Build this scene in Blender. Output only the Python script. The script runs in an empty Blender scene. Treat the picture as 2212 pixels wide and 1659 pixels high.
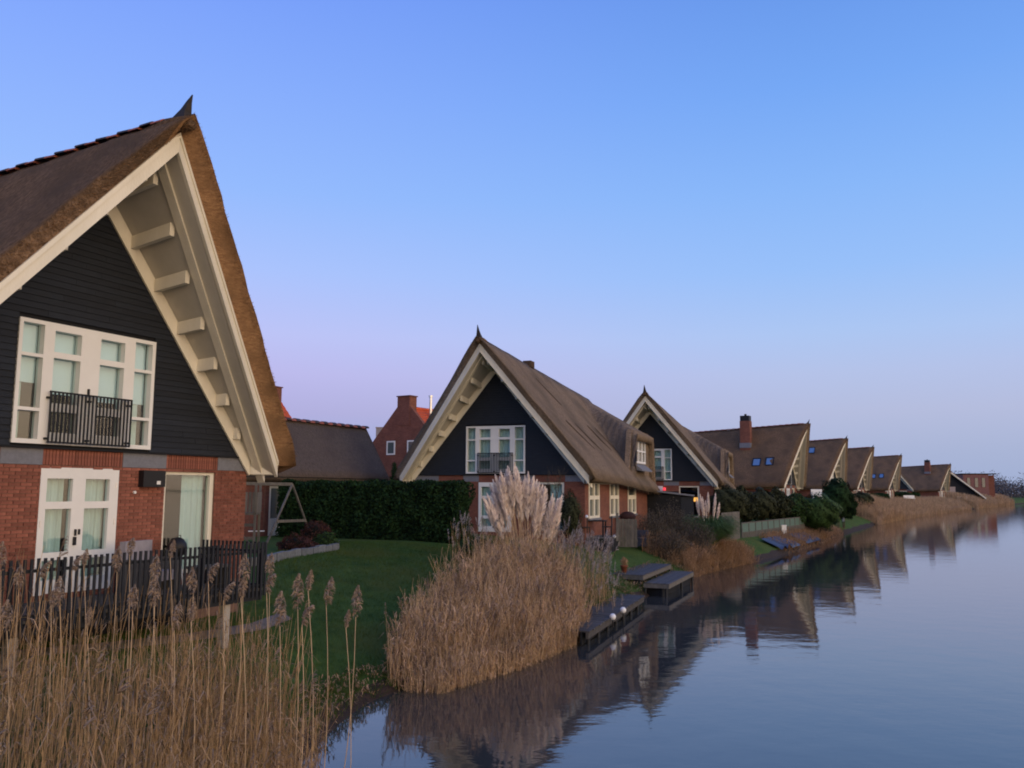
import bpy, math, random
import numpy as np
from mathutils import Vector, Matrix, noise as mnoise
R = math.radians
rng = np.random.default_rng(7); random.seed(7)
scene = bpy.context.scene
COL = scene.collection

# ------------------------------------------------------------------ camera
CAMH = 3.95
PITCH, ROLL = R(7.08), R(0.25)
fwd = Vector((0, math.cos(PITCH), math.sin(PITCH)))
r0 = Vector((1, 0, 0)); u0 = r0.cross(fwd)
rt = r0*math.cos(ROLL) + u0*math.sin(ROLL)
up = u0*math.cos(ROLL) - r0*math.sin(ROLL)
cam_d = bpy.data.cameras.new('camera'); cam = bpy.data.objects.new('camera', cam_d); COL.objects.link(cam)
cam_d.sensor_width = 36; cam_d.lens = 36*1860/2212
cam_d.clip_start = 0.1; cam_d.clip_end = 6000
cam.matrix_world = Matrix(((rt.x, up.x, -fwd.x, 0), (rt.y, up.y, -fwd.y, 0), (rt.z, up.z, -fwd.z, CAMH), (0, 0, 0, 1)))
scene.camera = cam

# ------------------------------------------------------------------ twilight sky
SUN_AZ = R(130)        # clockwise from +Y : behind the camera's right shoulder
SUN_EL = R(6)
world = bpy.data.worlds.new('World'); scene.world = world; world.use_nodes = True
nt = world.node_tree; nt.nodes.clear()
def N(t, **k):
    n = nt.nodes.new(t)
    for a, b in k.items(): setattr(n, a, b)
    return n
L = nt.links.new
out = N('ShaderNodeOutputWorld'); bg = N('ShaderNodeBackground'); bg2 = N('ShaderNodeBackground'); add = N('ShaderNodeAddShader')
tc = N('ShaderNodeTexCoord'); sep = N('ShaderNodeSeparateXYZ'); L(tc.outputs['Generated'], sep.inputs[0])
def srgb(c):
    return tuple(((x/255)/12.92 if x/255 <= .04045 else ((x/255+.055)/1.055)**2.4) for x in c) + (1,)
def ramp(stops):
    r = N('ShaderNodeValToRGB'); els = r.color_ramp.elements
    while len(els) > 1: els.remove(els[-1])
    els[0].position = stops[0][0]; els[0].color = stops[0][1]
    for p, c in stops[1:]:
        e = els.new(p); e.color = c
    r.color_ramp.interpolation = 'EASE' if False else 'LINEAR'
    return r
S = lambda e: math.sin(R(e))
view = ramp([(0.0, srgb((140, 160, 208))), (S(2.5), srgb((150, 164, 216))), (S(5), srgb((175, 170, 222))), (S(7.5), srgb((189, 183, 237))),
             (S(10), srgb((191, 194, 247))), (S(14), srgb((173, 195, 254))), (S(19), srgb((150, 187, 255))), (S(25), srgb((137, 174, 255))),
             (S(31), srgb((122, 160, 253))), (S(45), srgb((96, 136, 232))), (1.0, srgb((78, 116, 208)))])
right = ramp([(0.0, srgb((158, 174, 210))), (S(2.5), srgb((168, 180, 215))), (S(5), srgb((180, 188, 222))), (S(7.5), srgb((180, 194, 233))),
             (S(10), srgb((172, 198, 243))), (S(14), srgb((152, 192, 250))), (S(19), srgb((136, 183, 250))), (S(25), srgb((117, 168, 246))),
             (S(31), srgb((104, 153, 236))), (S(45), srgb((90, 134, 224))), (1.0, srgb((78, 118, 210)))])
glow = ramp([(0.0, (2.3, 1.50, .85, 1)), (S(5), (2.5, 1.75, 1.1, 1)), (S(12), (1.95, 1.55, 1.15, 1)), (S(25), (1.05, 1.0, .96, 1)), (S(50), (.34, .46, .82, 1)), (1.0, srgb((78, 118, 210)))])
for r_ in (view, right, glow): L(sep.outputs['Z'], r_.inputs[0])
nrm = N('ShaderNodeVectorMath', operation='NORMALIZE'); comb = N('ShaderNodeCombineXYZ')
L(sep.outputs['X'], comb.inputs[0]); L(sep.outputs['Y'], comb.inputs[1]); comb.inputs[2].default_value = 0
L(comb.outputs[0], nrm.inputs[0])
dot = N('ShaderNodeVectorMath', operation='DOT_PRODUCT'); L(nrm.outputs[0], dot.inputs[0])
dot.inputs[1].default_value = (math.sin(SUN_AZ), math.cos(SUN_AZ), 0)
mr = N('ShaderNodeMapRange', interpolation_type='SMOOTHSTEP'); L(dot.outputs['Value'], mr.inputs[0])
mr.inputs[1].default_value = 0.02; mr.inputs[2].default_value = 1.0
mrx = N('ShaderNodeMapRange', interpolation_type='SMOOTHSTEP'); L(dot.outputs['Value'], mrx.inputs[0])
mrx.inputs[1].default_value = -1.0; mrx.inputs[2].default_value = -0.30
m1 = N('ShaderNodeMix', data_type='RGBA'); m2 = N('ShaderNodeMix', data_type='RGBA')
L(mrx.outputs[0], m1.inputs[0]); L(view.outputs[0], m1.inputs[6]); L(right.outputs[0], m1.inputs[7])
L(mr.outputs[0], m2.inputs[0]); L(m1.outputs[2], m2.inputs[6]); L(glow.outputs[0], m2.inputs[7])
L(m2.outputs[2], bg.inputs[0]); bg.inputs[1].default_value = 0.98
sky = N('ShaderNodeTexSky', sky_type='NISHITA'); sky.sun_disc = False; sky.sun_elevation = SUN_EL; sky.sun_rotation = SUN_AZ
L(sky.outputs[0], bg2.inputs[0]); bg2.inputs[1].default_value = 0.006
L(bg.outputs[0], add.inputs[0]); L(bg2.outputs[0], add.inputs[1]); L(add.outputs[0], out.inputs[0])
sd = bpy.data.lights.new('sun', 'SUN'); sd.energy = 0.7; sd.angle = R(35); sd.color = (1, .76, .52)
sun = bpy.data.objects.new('sun', sd); COL.objects.link(sun)
sdir = Vector((math.sin(SUN_AZ)*math.cos(SUN_EL), math.cos(SUN_AZ)*math.cos(SUN_EL), math.sin(SUN_EL)))
sun.rotation_euler = sdir.to_track_quat('Z', 'Y').to_euler()
scene.cycles.filter_width = 1.9
scene.view_settings.view_transform = 'Standard'; scene.view_settings.look = 'None'
scene.view_settings.exposure = 0; scene.view_settings.gamma = 1; scene.view_settings.use_curve_mapping = False

# ------------------------------------------------------------------ materials
def mat(name, c1, c2=None, scale=4, rough=.8, bump=0, bscale=20, stretch=(1, 1, 1), island=0, objrand=0, spec=.3, detail=5, bstretch=None, wave=None, warm2=None, bdist=.05):
    m = bpy.data.materials.new(name); m.use_nodes = True
    t = m.node_tree; b = t.nodes['Principled BSDF']; b.inputs['Roughness'].default_value = rough
    b.inputs['Specular IOR Level'].default_value = spec
    l = t.links.new
    def n(ty, **k):
        q = t.nodes.new(ty)
        for a, v in k.items(): setattr(q, a, v)
        return q
    c2 = c2 or tuple(x*.72 for x in c1)
    tcn = n('ShaderNodeTexCoord'); mp = n('ShaderNodeMapping'); l(tcn.outputs['Object'], mp.inputs[0]); mp.inputs['Scale'].default_value = stretch
    nz = n('ShaderNodeTexNoise'); nz.inputs['Scale'].default_value = scale; nz.inputs['Detail'].default_value = detail; nz.inputs['Roughness'].default_value = .65
    l(mp.outputs[0], nz.inputs['Vector'])
    rp = n('ShaderNodeValToRGB'); rp.color_ramp.elements[0].position = .33; rp.color_ramp.elements[1].position = .67
    rp.color_ramp.elements[0].color = (*c2, 1); rp.color_ramp.elements[1].color = (*c1, 1)
    l(nz.outputs['Fac'], rp.inputs[0]); col = rp.outputs[0]
    if warm2:       # large patches of a second tone (age, moss)
        nb = n('ShaderNodeTexNoise'); nb.inputs['Scale'].default_value = warm2[1]; nb.inputs['Detail'].default_value = 3; l(tcn.outputs['Object'], nb.inputs['Vector'])
        rb = n('ShaderNodeMapRange'); l(nb.outputs['Fac'], rb.inputs[0]); rb.inputs[1].default_value = .42; rb.inputs[2].default_value = .7
        mx = n('ShaderNodeMix', data_type='RGBA'); l(rb.outputs[0], mx.inputs[0]); l(col, mx.inputs[6]); mx.inputs[7].default_value = (*warm2[0], 1); col = mx.outputs[2]
    def vary(src, amt, seedmul):
        nonlocal col
        hs = n('ShaderNodeHueSaturation'); mr_ = n('ShaderNodeMapRange'); l(src, mr_.inputs[0])
        mr_.inputs[3].default_value = 1-amt; mr_.inputs[4].default_value = 1+amt
        l(mr_.outputs[0], hs.inputs['Value']); l(col, hs.inputs['Color']); col = hs.outputs[0]
    if island:
        g = n('ShaderNodeNewGeometry'); vary(g.outputs['Random Per Island'], island, 1)
    if objrand:
        g = n('ShaderNodeObjectInfo'); vary(g.outputs['Random'], objrand, 1)
    l(col, b.inputs['Base Color'])
    if bump:
        mp2 = n('ShaderNodeMapping'); l(tcn.outputs['Object'], mp2.inputs[0]); mp2.inputs['Scale'].default_value = bstretch or stretch
        nb = n('ShaderNodeTexNoise'); nb.inputs['Scale'].default_value = bscale; nb.inputs['Detail'].default_value = 4; l(mp2.outputs[0], nb.inputs['Vector'])
        bp = n('ShaderNodeBump'); bp.inputs['Strength'].default_value = bump; bp.inputs['Distance'].default_value = bdist
        l(nb.outputs['Fac'], bp.inputs['Height']); l(bp.outputs[0], b.inputs['Normal'])
    return m
M = {}
M['thatch'] = mat('thatch', (.42, .315, .225), (.20, .145, .10), 7, .95, 1, 16, (1, 4, 1), spec=.03, warm2=((.20, .155, .115), .5), bdist=.11)
M['thatch_dark'] = mat('thatch_dark_brown', (.36, .225, .135), (.115, .072, .046), 8, .95, 1, 16, (1, 3.2, 1), spec=.03, warm2=((.16, .108, .072), .8), bdist=.16)  # darker copy of the thatch for roofs seen unlit, shade in the colour
M['thatch_grey'] = mat('thatch_grey', (.22, .172, .14), (.115, .088, .072), 7, .95, 1, 16, (4, 1, 1), spec=.03, warm2=((.13, .10, .088), .6), bdist=.10)
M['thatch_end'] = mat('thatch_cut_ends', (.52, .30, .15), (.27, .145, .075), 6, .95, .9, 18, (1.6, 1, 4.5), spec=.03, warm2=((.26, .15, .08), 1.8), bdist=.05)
M['dark_thatch_piece'] = mat('dark_thatch_piece', (.11, .072, .048), (.06, .04, .03), 8, .95, .6, 20, spec=.05)  # dark thatch; on the groove strips the colour stands for their shade
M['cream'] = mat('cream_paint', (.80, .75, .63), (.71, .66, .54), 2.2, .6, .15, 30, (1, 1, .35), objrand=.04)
M['soffit'] = mat('soffit_shaded', (.52, .485, .42), (.47, .44, .375), 3, .7)  # the cream trim greyed, overhang shade put into the colour
M['white'] = mat('white_paint', (.80, .79, .76), (.76, .75, .72), 3, .5, .05, 30)
M['board'] = mat('black_weatherboard', (.013, .0175, .027), (.008, .011, .018), 3, .6, .3, 30, (1, 1, 8), objrand=.22, spec=.35)
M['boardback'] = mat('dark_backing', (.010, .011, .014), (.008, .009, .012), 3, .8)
M['brick'] = mat('red_brick', (.30, .112, .076), (.19, .068, .048), 9, .9, .4, 60, island=.22, objrand=.22)
M['mortar'] = mat('mortar', (.20, .12, .09), (.15, .09, .07), 20, .95)
M['concrete'] = mat('grey_band', (.20, .205, .235), (.16, .165, .19), 14, .9, .2, 60)
M['darkwood'] = mat('dark_slat', (.018, .02, .026), (.010, .012, .016), 5, .55, objrand=.2)
M['deck'] = mat('deck_board', (.115, .105, .10), (.06, .055, .052), 6, .8, .3, 30, (1, 6, 1), objrand=.2)
M['greywood'] = mat('weathered_wood', (.17, .155, .135), (.095, .088, .078), 6, .9, .4, 30, (1, 1, .3), objrand=.15)
M['palewood'] = mat('pale_post', (.42, .38, .34), (.33, .30, .27), 5, .9, .3, 30)
M['tile_o'] = mat('orange_clay', (.62, .115, .035), (.50, .085, .03), 6, .75, .3, 30, objrand=.12, island=.1)
M['tile_r'] = mat('ridge_clay', (.40, .125, .075), (.27, .085, .06), 6, .8, .3, 30, objrand=.2, island=.2)
M['tile_d'] = mat('ridge_dark', (.085, .06, .062), (.05, .04, .045), 6, .8, .3, 30, objrand=.2, island=.2)
M['horn'] = mat('ridge_horn', (.045, .035, .03), (.025, .02, .018), 6, .7)
M['steel'] = mat('steel', (.75, .75, .75), (.7, .7, .7), 4, .3); M['steel'].node_tree.nodes['Principled BSDF'].inputs['Metallic'].default_value = .8
M['black'] = mat('black_matt', (.012, .012, .014), (.010, .010, .012), 4, .5)
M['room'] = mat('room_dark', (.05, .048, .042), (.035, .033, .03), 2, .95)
M['curtain'] = mat('curtain', (.62, .72, .70), (.46, .54, .53), 10, .9, 0, stretch=(3, 1, .05))
M['blind'] = mat('blind', (.66, .78, .84), (.63, .75, .81), 3, .9)
M['cloth'] = mat('grey_cushion', (.34, .31, .33), (.26, .24, .26), 5, .95)
M['lawn'] = mat('lawn', (.092, .160, .038), (.042, .088, .022), 1.6, .95, .9, 60, spec=.1, warm2=((.095, .125, .030), .5), detail=9)
M['field'] = mat('far_field', (.05, .06, .03), (.035, .045, .02), .2, 1)
M['soil'] = mat('wet_soil', (.050, .032, .022), (.022, .015, .011), 4, .9, .9, 20)
M['gravel'] = mat('grit', (.27, .23, .20), (.16, .135, .115), 30, .95, .8, 60)
M['stone'] = mat('grey_stone', (.20, .21, .22), (.13, .14, .15), 10, .9, .5, 40, objrand=.15)
M['hedge'] = mat('hedge_leaf', (.022, .052, .016), (.008, .022, .008), 1.5, .85, island=.5, spec=.15)
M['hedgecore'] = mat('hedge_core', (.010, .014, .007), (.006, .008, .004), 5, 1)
M['leaf_b'] = mat('leaf_bright', (.045, .088, .022), (.022, .048, .012), 1.5, .7, island=.45, spec=.2)
M['leaf_o'] = mat('leaf_olive', (.050, .055, .026), (.024, .030, .014), 1.5, .8, island=.45, spec=.2)
M['leaf_r'] = mat('leaf_russet', (.090, .040, .032), (.045, .022, .018), 1.5, .8, island=.4, spec=.1)
M['twig'] = mat('twig', (.115, .095, .072), (.065, .054, .042), 5, .95, island=.3)
M['treeline'] = mat('treeline', (.15, .135, .14), (.10, .09, .10), .05, 1, island=.3)
M['reed'] = mat('dry_reed', (.70, .50, .305), (.40, .275, .165), 1.1, .9, island=.38, spec=.1)
M['reedleaf'] = mat('dry_reed_leaf', (.66, .43, .26), (.38, .24, .145), 1.1, .9, island=.38, spec=.1)
M['reed_old'] = mat('weathered_reed', (.54, .365, .19), (.27, .17, .09), 1.1, .9, island=.42, spec=.1)
M['reedleaf_old'] = mat('weathered_reed_leaf', (.46, .30, .165), (.24, .15, .085), 1.1, .9, island=.42, spec=.1)
M['plume'] = mat('reed_plume', (.40, .29, .20), (.25, .175, .12), 4, .95, island=.3, spec=.05)
M['pampas'] = mat('pampas_plume', (.95, .83, .75), (.84, .71, .62), 4, .95, island=.2, spec=.05)
M['silver'] = mat('silver_plume', (.46, .40, .36), (.30, .25, .22), 4, .95, island=.25, spec=.05)
M['pleaf'] = mat('pampas_leaf', (.085, .15, .045), (.045, .085, .028), 1.5, .85, island=.4, spec=.2)
M['drygrass'] = mat('rust_grass', (.48, .30, .165), (.27, .165, .095), 1.1, .95, island=.35, spec=.05)
M['cover'] = mat('dark_cover', (.05, .022, .024), (.035, .016, .018), 3, .8)
M['tarp'] = mat('blue_tarp', (.05, .06, .095), (.035, .042, .07), 3, .5, .6, 4)
M['terracotta'] = mat('terracotta', (.30, .10, .05), (.22, .07, .04), 6, .8)
M['globe'] = mat('white_globe', (.82, .82, .82), (.8, .8, .8), 3, .3)
M['green_mesh'] = mat('green_mesh', (.10, .17, .14), (.08, .13, .11), 3, .6)
M['paleb'] = mat('pale_render', (.50, .40, .36), (.42, .34, .30), 2, .9)
M['farbrick'] = mat('far_brick', (.26, .12, .10), (.20, .09, .08), 1, .9, warm2=((.20, .10, .09), .3))
def brick_mat(name, c1, c2, mort):
    m = mat(name, c1, c2, 9, .9); t = m.node_tree; b = t.nodes['Principled BSDF']
    tcn = t.nodes.new('ShaderNodeTexCoord'); sp = t.nodes.new('ShaderNodeSeparateXYZ'); ad = t.nodes.new('ShaderNodeMath'); cb = t.nodes.new('ShaderNodeCombineXYZ')
    t.links.new(tcn.outputs['Object'], sp.inputs[0]); t.links.new(sp.outputs[0], ad.inputs[0]); t.links.new(sp.outputs[1], ad.inputs[1])
    t.links.new(ad.outputs[0], cb.inputs[0]); t.links.new(sp.outputs[2], cb.inputs[1])
    br = t.nodes.new('ShaderNodeTexBrick'); t.links.new(cb.outputs[0], br.inputs['Vector'])
    br.inputs['Scale'].default_value = 1; br.inputs['Brick Width'].default_value = .22; br.inputs['Row Height'].default_value = .0635; br.inputs['Mortar Size'].default_value = .006
    br.inputs['Color1'].default_value = (*c1, 1); br.inputs['Color2'].default_value = (*c2, 1); br.inputs['Mortar'].default_value = (*mort, 1)
    nz = t.nodes.new('ShaderNodeTexNoise'); nz.inputs['Scale'].default_value = 1.3; nz.inputs['Detail'].default_value = 4; t.links.new(tcn.outputs['Object'], nz.inputs['Vector'])
    hs = t.nodes.new('ShaderNodeHueSaturation'); mr_ = t.nodes.new('ShaderNodeMapRange'); t.links.new(nz.outputs['Fac'], mr_.inputs[0]); mr_.inputs[3].default_value = .65; mr_.inputs[4].default_value = 1.35
    t.links.new(mr_.outputs[0], hs.inputs['Value']); t.links.new(br.outputs['Color'], hs.inputs['Color']); t.links.new(hs.outputs[0], b.inputs['Base Color'])
    bp = t.nodes.new('ShaderNodeBump'); bp.inputs['Strength'].default_value = .5; bp.inputs['Distance'].default_value = .01; bp.invert = True
    t.links.new(br.outputs['Fac'], bp.inputs['Height']); t.links.new(bp.outputs[0], b.inputs['Normal'])
    return m
M['brickwall'] = brick_mat('brick_masonry', (.24, .088, .058), (.17, .060, .042), (.14, .085, .065))
M['brickdark'] = brick_mat('brick_masonry_dark', (.17, .065, .055), (.12, .045, .04), (.11, .07, .06))
def glass():
    m = bpy.data.materials.new('window_glass'); m.use_nodes = True; t = m.node_tree; t.nodes.clear()
    o = t.nodes.new('ShaderNodeOutputMaterial'); mx = t.nodes.new('ShaderNodeMixShader'); tr = t.nodes.new('ShaderNodeBsdfTransparent'); gl = t.nodes.new('ShaderNodeBsdfGlossy')
    lw = t.nodes.new('ShaderNodeLayerWeight'); lw.inputs[0].default_value = .5; pw = t.nodes.new('ShaderNodeMath'); pw.operation = 'POWER'; pw.inputs[1].default_value = 3
    ml = t.nodes.new('ShaderNodeMath'); ml.operation = 'MULTIPLY_ADD'; ml.inputs[1].default_value = .8; ml.inputs[2].default_value = .07; gl.inputs['Roughness'].default_value = .03
    tr.inputs[0].default_value = (.90, .97, .97, 1)
    t.links.new(lw.outputs['Facing'], pw.inputs[0]); t.links.new(pw.outputs[0], ml.inputs[0])
    t.links.new(ml.outputs[0], mx.inputs[0]); t.links.new(tr.outputs[0], mx.inputs[1]); t.links.new(gl.outputs[0], mx.inputs[2]); t.links.new(mx.outputs[0], o.inputs[0])
    return m
M['glass'] = glass()
def darkglass(name, col, rough=.06):
    m = bpy.data.materials.new(name); m.use_nodes = True; b = m.node_tree.nodes['Principled BSDF']
    b.inputs['Base Color'].default_value = (*col, 1); b.inputs['Roughness'].default_value = rough; b.inputs['IOR'].default_value = 1.7
    return m
M['skylight'] = darkglass('skylight_glass', (.05, .07, .09), .02); M['skylight'].node_tree.nodes['Principled BSDF'].inputs['Metallic'].default_value = .6
M['skylight'].node_tree.nodes['Principled BSDF'].inputs['Base Color'].default_value = (.26, .37, .44, 1)
M['pane'] = darkglass('far_pane', (.10, .125, .125))
def emis(name, col, s):
    m = bpy.data.materials.new(name); m.use_nodes = True; b = m.node_tree.nodes['Principled BSDF']
    b.inputs['Base Color'].default_value = (*col, 1); b.inputs['Emission Color'].default_value = (*col, 1); b.inputs['Emission Strength'].default_value = s
    return m
M['lamp'] = emis('lit_lamp', (1, .42, .08), 1.6); M['redlamp'] = emis('red_lamp', (1, .05, .08), 1.0)
def water():
    m = bpy.data.materials.new('water'); m.use_nodes = True; t = m.node_tree; b = t.nodes['Principled BSDF']
    b.inputs['Base Color'].default_value = (.050, .050, .046, 1); b.inputs['Roughness'].default_value = .04; b.inputs['IOR'].default_value = 1.6
    tcn = t.nodes.new('ShaderNodeTexCoord'); hs = []
    for sc, st, w in ((.9, (1, 1, 1), 1.0), (5, (1, 1.5, 1), .16)):
        mp = t.nodes.new('ShaderNodeMapping'); mp.inputs['Scale'].default_value = st; t.links.new(tcn.outputs['Object'], mp.inputs[0])
        nz = t.nodes.new('ShaderNodeTexNoise'); nz.inputs['Scale'].default_value = sc; nz.inputs['Detail'].default_value = 2; t.links.new(mp.outputs[0], nz.inputs['Vector'])
        mu = t.nodes.new('ShaderNodeMath'); mu.operation = 'MULTIPLY'; mu.inputs[1].default_value = w; t.links.new(nz.outputs['Fac'], mu.inputs[0]); hs.append(mu)
    ad = t.nodes.new('ShaderNodeMath'); t.links.new(hs[0].outputs[0], ad.inputs[0]); t.links.new(hs[1].outputs[0], ad.inputs[1])
    bp = t.nodes.new('ShaderNodeBump'); bp.inputs['Strength'].default_value = .35; bp.inputs['Distance'].default_value = .02
    t.links.new(ad.outputs[0], bp.inputs['Height']); t.links.new(bp.outputs[0], b.inputs['Normal'])
    return m
M['water'] = water()

# ------------------------------------------------------------------ mesh helpers
def tag(o, label=None, cat=None, group=None, kind=None):
    if label: o['label'] = label
    if cat: o['category'] = cat
    if group: o['group'] = group
    if kind: o['kind'] = kind
    return o
def thing(name, label, cat, loc=(0, 0, 0), rz=0, group=None):
    o = bpy.data.objects.new(name, None); COL.objects.link(o); o.location = loc; o.rotation_euler = (0, 0, rz); o.empty_display_size = .3
    return tag(o, label, cat, group)
def link(name, me, parent=None, loc=None, rot=None):
    o = bpy.data.objects.new(name, me); COL.objects.link(o)
    if parent: o.parent = parent
    if loc is not None: o.location = loc
    if rot is not None: o.rotation_euler = rot
    return o
class MB:
    def __init__(s): s.v = []; s.f = []; s.m = []
    def add(s, vs, fs, mi=0):
        b = len(s.v); s.v += [tuple(map(float, p)) for p in vs]
        s.f += [tuple(b+i for i in f) for f in fs]; s.m += [mi]*len(fs); return s
    def hexa(s, p, mi=0):   # 8 points: bottom ring 0-3 then top ring 4-7
        return s.add(p, [(3, 2, 1, 0), (4, 5, 6, 7), (0, 1, 5, 4), (1, 2, 6, 5), (2, 3, 7, 6), (3, 0, 4, 7)], mi)
    def box(s, x0, x1, y0, y1, z0, z1, mi=0):
        return s.hexa([(x0, y0, z0), (x1, y0, z0), (x1, y1, z0), (x0, y1, z0), (x0, y0, z1), (x1, y0, z1), (x1, y1, z1), (x0, y1, z1)], mi)
    def bar(s, a, b, w, h=None, mi=0):  # rectangular beam from a to b
        a = Vector(a); b = Vector(b); h = h or w; d = (b-a).normalized()
        sd = d.cross(Vector((0, 0, 1)));
        if sd.length < 1e-3: sd = Vector((1, 0, 0))
        sd.normalize(); u = sd.cross(d); sd *= w/2; u *= h/2
        return s.hexa([a-sd-u, a+sd-u, a+sd+u, a-sd+u, b-sd-u, b+sd-u, b+sd+u, b-sd+u], mi)
    def tube(s, pts, rad, n=6, mi=0):
        pts = [Vector(p) for p in pts]; rings = []; vs = []
        for i, p in enumerate(pts):
            d = (pts[min(i+1, len(pts)-1)]-pts[max(i-1, 0)]).normalized()
            a = d.cross(Vector((.13, .31, .94))).normalized(); b = d.cross(a); r = rad[i] if hasattr(rad, '__len__') else rad
            vs += [p + a*r*math.cos(2*math.pi*k/n) + b*r*math.sin(2*math.pi*k/n) for k in range(n)]
        fs = []
        for i in range(len(pts)-1):
            for k in range(n): fs.append((i*n+k, i*n+(k+1) % n, (i+1)*n+(k+1) % n, (i+1)*n+k))
        fs.append(tuple(range(n-1, -1, -1))); fs.append(tuple((len(pts)-1)*n+k for k in range(n)))
        return s.add(vs, fs, mi)
    def prism(s, poly, y0, y1, mi=0):   # polygon in xz, extruded in y
        n = len(poly); vs = [(x, y0, z) for x, z in poly] + [(x, y1, z) for x, z in poly]
        return s.add(vs, [tuple(range(n)), tuple(range(2*n-1, n-1, -1))] + [(i, i+n, (i+1) % n+n, (i+1) % n) for i in range(n)], mi)
    def holes(s, x0, x1, z0, z1, y0, y1, hs, mi=0):
        xs = sorted({x0, x1, *[h[0] for h in hs], *[h[1] for h in hs]}); zs = sorted({z0, z1, *[h[2] for h in hs], *[h[3] for h in hs]})
        xs = [x for x in xs if x0 <= x <= x1]; zs = [z for z in zs if z0 <= z <= z1]
        for i in range(len(xs)-1):
            run = None
            for j in range(len(zs)-1):
                cx, cz = (xs[i]+xs[i+1])/2, (zs[j]+zs[j+1])/2
                if any(h[0] < cx < h[1] and h[2] < cz < h[3] for h in hs):
                    if run is not None: s.box(xs[i], xs[i+1], y0, y1, run, zs[j], mi); run = None
                elif run is None: run = zs[j]
            if run is not None: s.box(xs[i], xs[i+1], y0, y1, run, zs[-1], mi)
        return s
    def xf(s, fn): s.v = [tuple(fn(*p)) for p in s.v]; return s
    def build(s, name, mats, parent=None, smooth=False, label=None, kind=None):
        me = bpy.data.meshes.new(name); me.from_pydata(s.v, [], s.f); 
        for q in (mats if isinstance(mats, (list, tuple)) else [mats]): me.materials.append(q)
        if any(s.m): me.polygons.foreach_set('material_index', s.m)
        if smooth: me.polygons.foreach_set('use_smooth', [True]*len(me.polygons))
        me.update(); o = link(name, me, parent)
        tag(o, label, kind=kind); return o
def npmesh(name, V, Q, mats, parent=None, mi=None, kind=None, smooth=False):
    """V (n,3) vertices, Q (m,4) quads"""
    me = bpy.data.meshes.new(name); V = np.asarray(V, np.float32); Q = np.asarray(Q, np.int32)
    me.vertices.add(len(V)); me.vertices.foreach_set('co', V.ravel())
    me.loops.add(Q.size); me.loops.foreach_set('vertex_index', Q.ravel())
    me.polygons.add(len(Q)); me.polygons.foreach_set('loop_start', np.arange(0, Q.size, 4, dtype=np.int32))
    for q in (mats if isinstance(mats, (list, tuple)) else [mats]): me.materials.append(q)
    if mi is not None: me.polygons.foreach_set('material_index', np.asarray(mi, np.int32))
    if smooth: me.polygons.foreach_set('use_smooth', np.ones(len(Q), bool))
    me.update(calc_edges=True); me.validate()
    o = link(name, me, parent)
    if kind: o['kind'] = kind
    return o
def ribbons(P, W, side):
    """P (n,k,3) polylines, W (n,k) widths, side (n,3) -> V,Q"""
    n, k, _ = P.shape; off = side[:, None, :]*W[:, :, None]/2
    V = np.stack([P-off, P+off], 2).reshape(-1, 3)
    base = (np.arange(n)[:, None]*k + np.arange(k-1)[None])*2
    Q = np.stack([base, base+1, base+3, base+2], -1).reshape(-1, 4)
    return V, Q
def join(parts):
    Vs, Qs, Ms, o = [], [], [], 0
    for i, (V, Q, m) in enumerate(parts):
        Vs.append(V); Qs.append(Q+o); Ms.append(np.full(len(Q), m)); o += len(V)
    return np.concatenate(Vs), np.concatenate(Qs), np.concatenate(Ms)
def unit(a): return a/np.maximum(np.linalg.norm(a, axis=-1, keepdims=True), 1e-9)
def leaves(C, size, outward=None, seed=0, aspect=1.7):
    """leaf quads at centres C"""
    g = np.random.default_rng(seed); n = len(C)
    d = unit(g.normal(size=(n, 3)) + (outward*.8 if outward is not None else 0)); a = unit(np.cross(d, g.normal(size=(n, 3)))); b = np.cross(d, a)
    s = size*g.uniform(.6, 1.3, (n, 1))
    V = np.stack([C-a*s*aspect/2, C-b*s/2, C+a*s*aspect/2, C+b*s/2], 1).reshape(-1, 3)
    return V, np.arange(4*n).reshape(-1, 4)
def blob_pts(n, ells, seed=0, shell=.72, lump=.16):
    g = np.random.default_rng(seed); out = []; ow = []
    vol = np.array([e[3]*e[4]*e[5] for e in ells])**.7; vol = vol/vol.sum()
    for e, w in zip(ells, vol):
        k = int(n*w); d = unit(g.normal(size=(k, 3))); r = g.uniform(shell, 1.0, (k, 1))**.6
        lumpf = 1 + lump*np.sin(d[:, :1]*5.1+seed)*np.cos(d[:, 1:2]*4.3+2*seed) + lump*.7*np.sin(d[:, 2:]*9+d[:, :1]*8)
        p = np.array(e[:3]) + d*r*lumpf*np.array(e[3:6]); out.append(p); ow.append(d)
    return np.concatenate(out), np.concatenate(ow)
def blob_core(ells, k=.72):
    mb = MB()
    for (x, y, z, a, b, c) in ells:
        n, m = 10, 6; vs = []
        for j in range(m+1):
            ph = math.pi*j/m
            for i in range(n):
                th = 2*math.pi*i/n; vs.append((x+a*k*math.sin(ph)*math.cos(th), y+b*k*math.sin(ph)*math.sin(th), z+c*k*math.cos(ph)))
        mb.add(vs, [(j*n+i, j*n+(i+1) % n, (j+1)*n+(i+1) % n, (j+1)*n+i) for j in range(m) for i in range(n)])
    return mb

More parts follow.
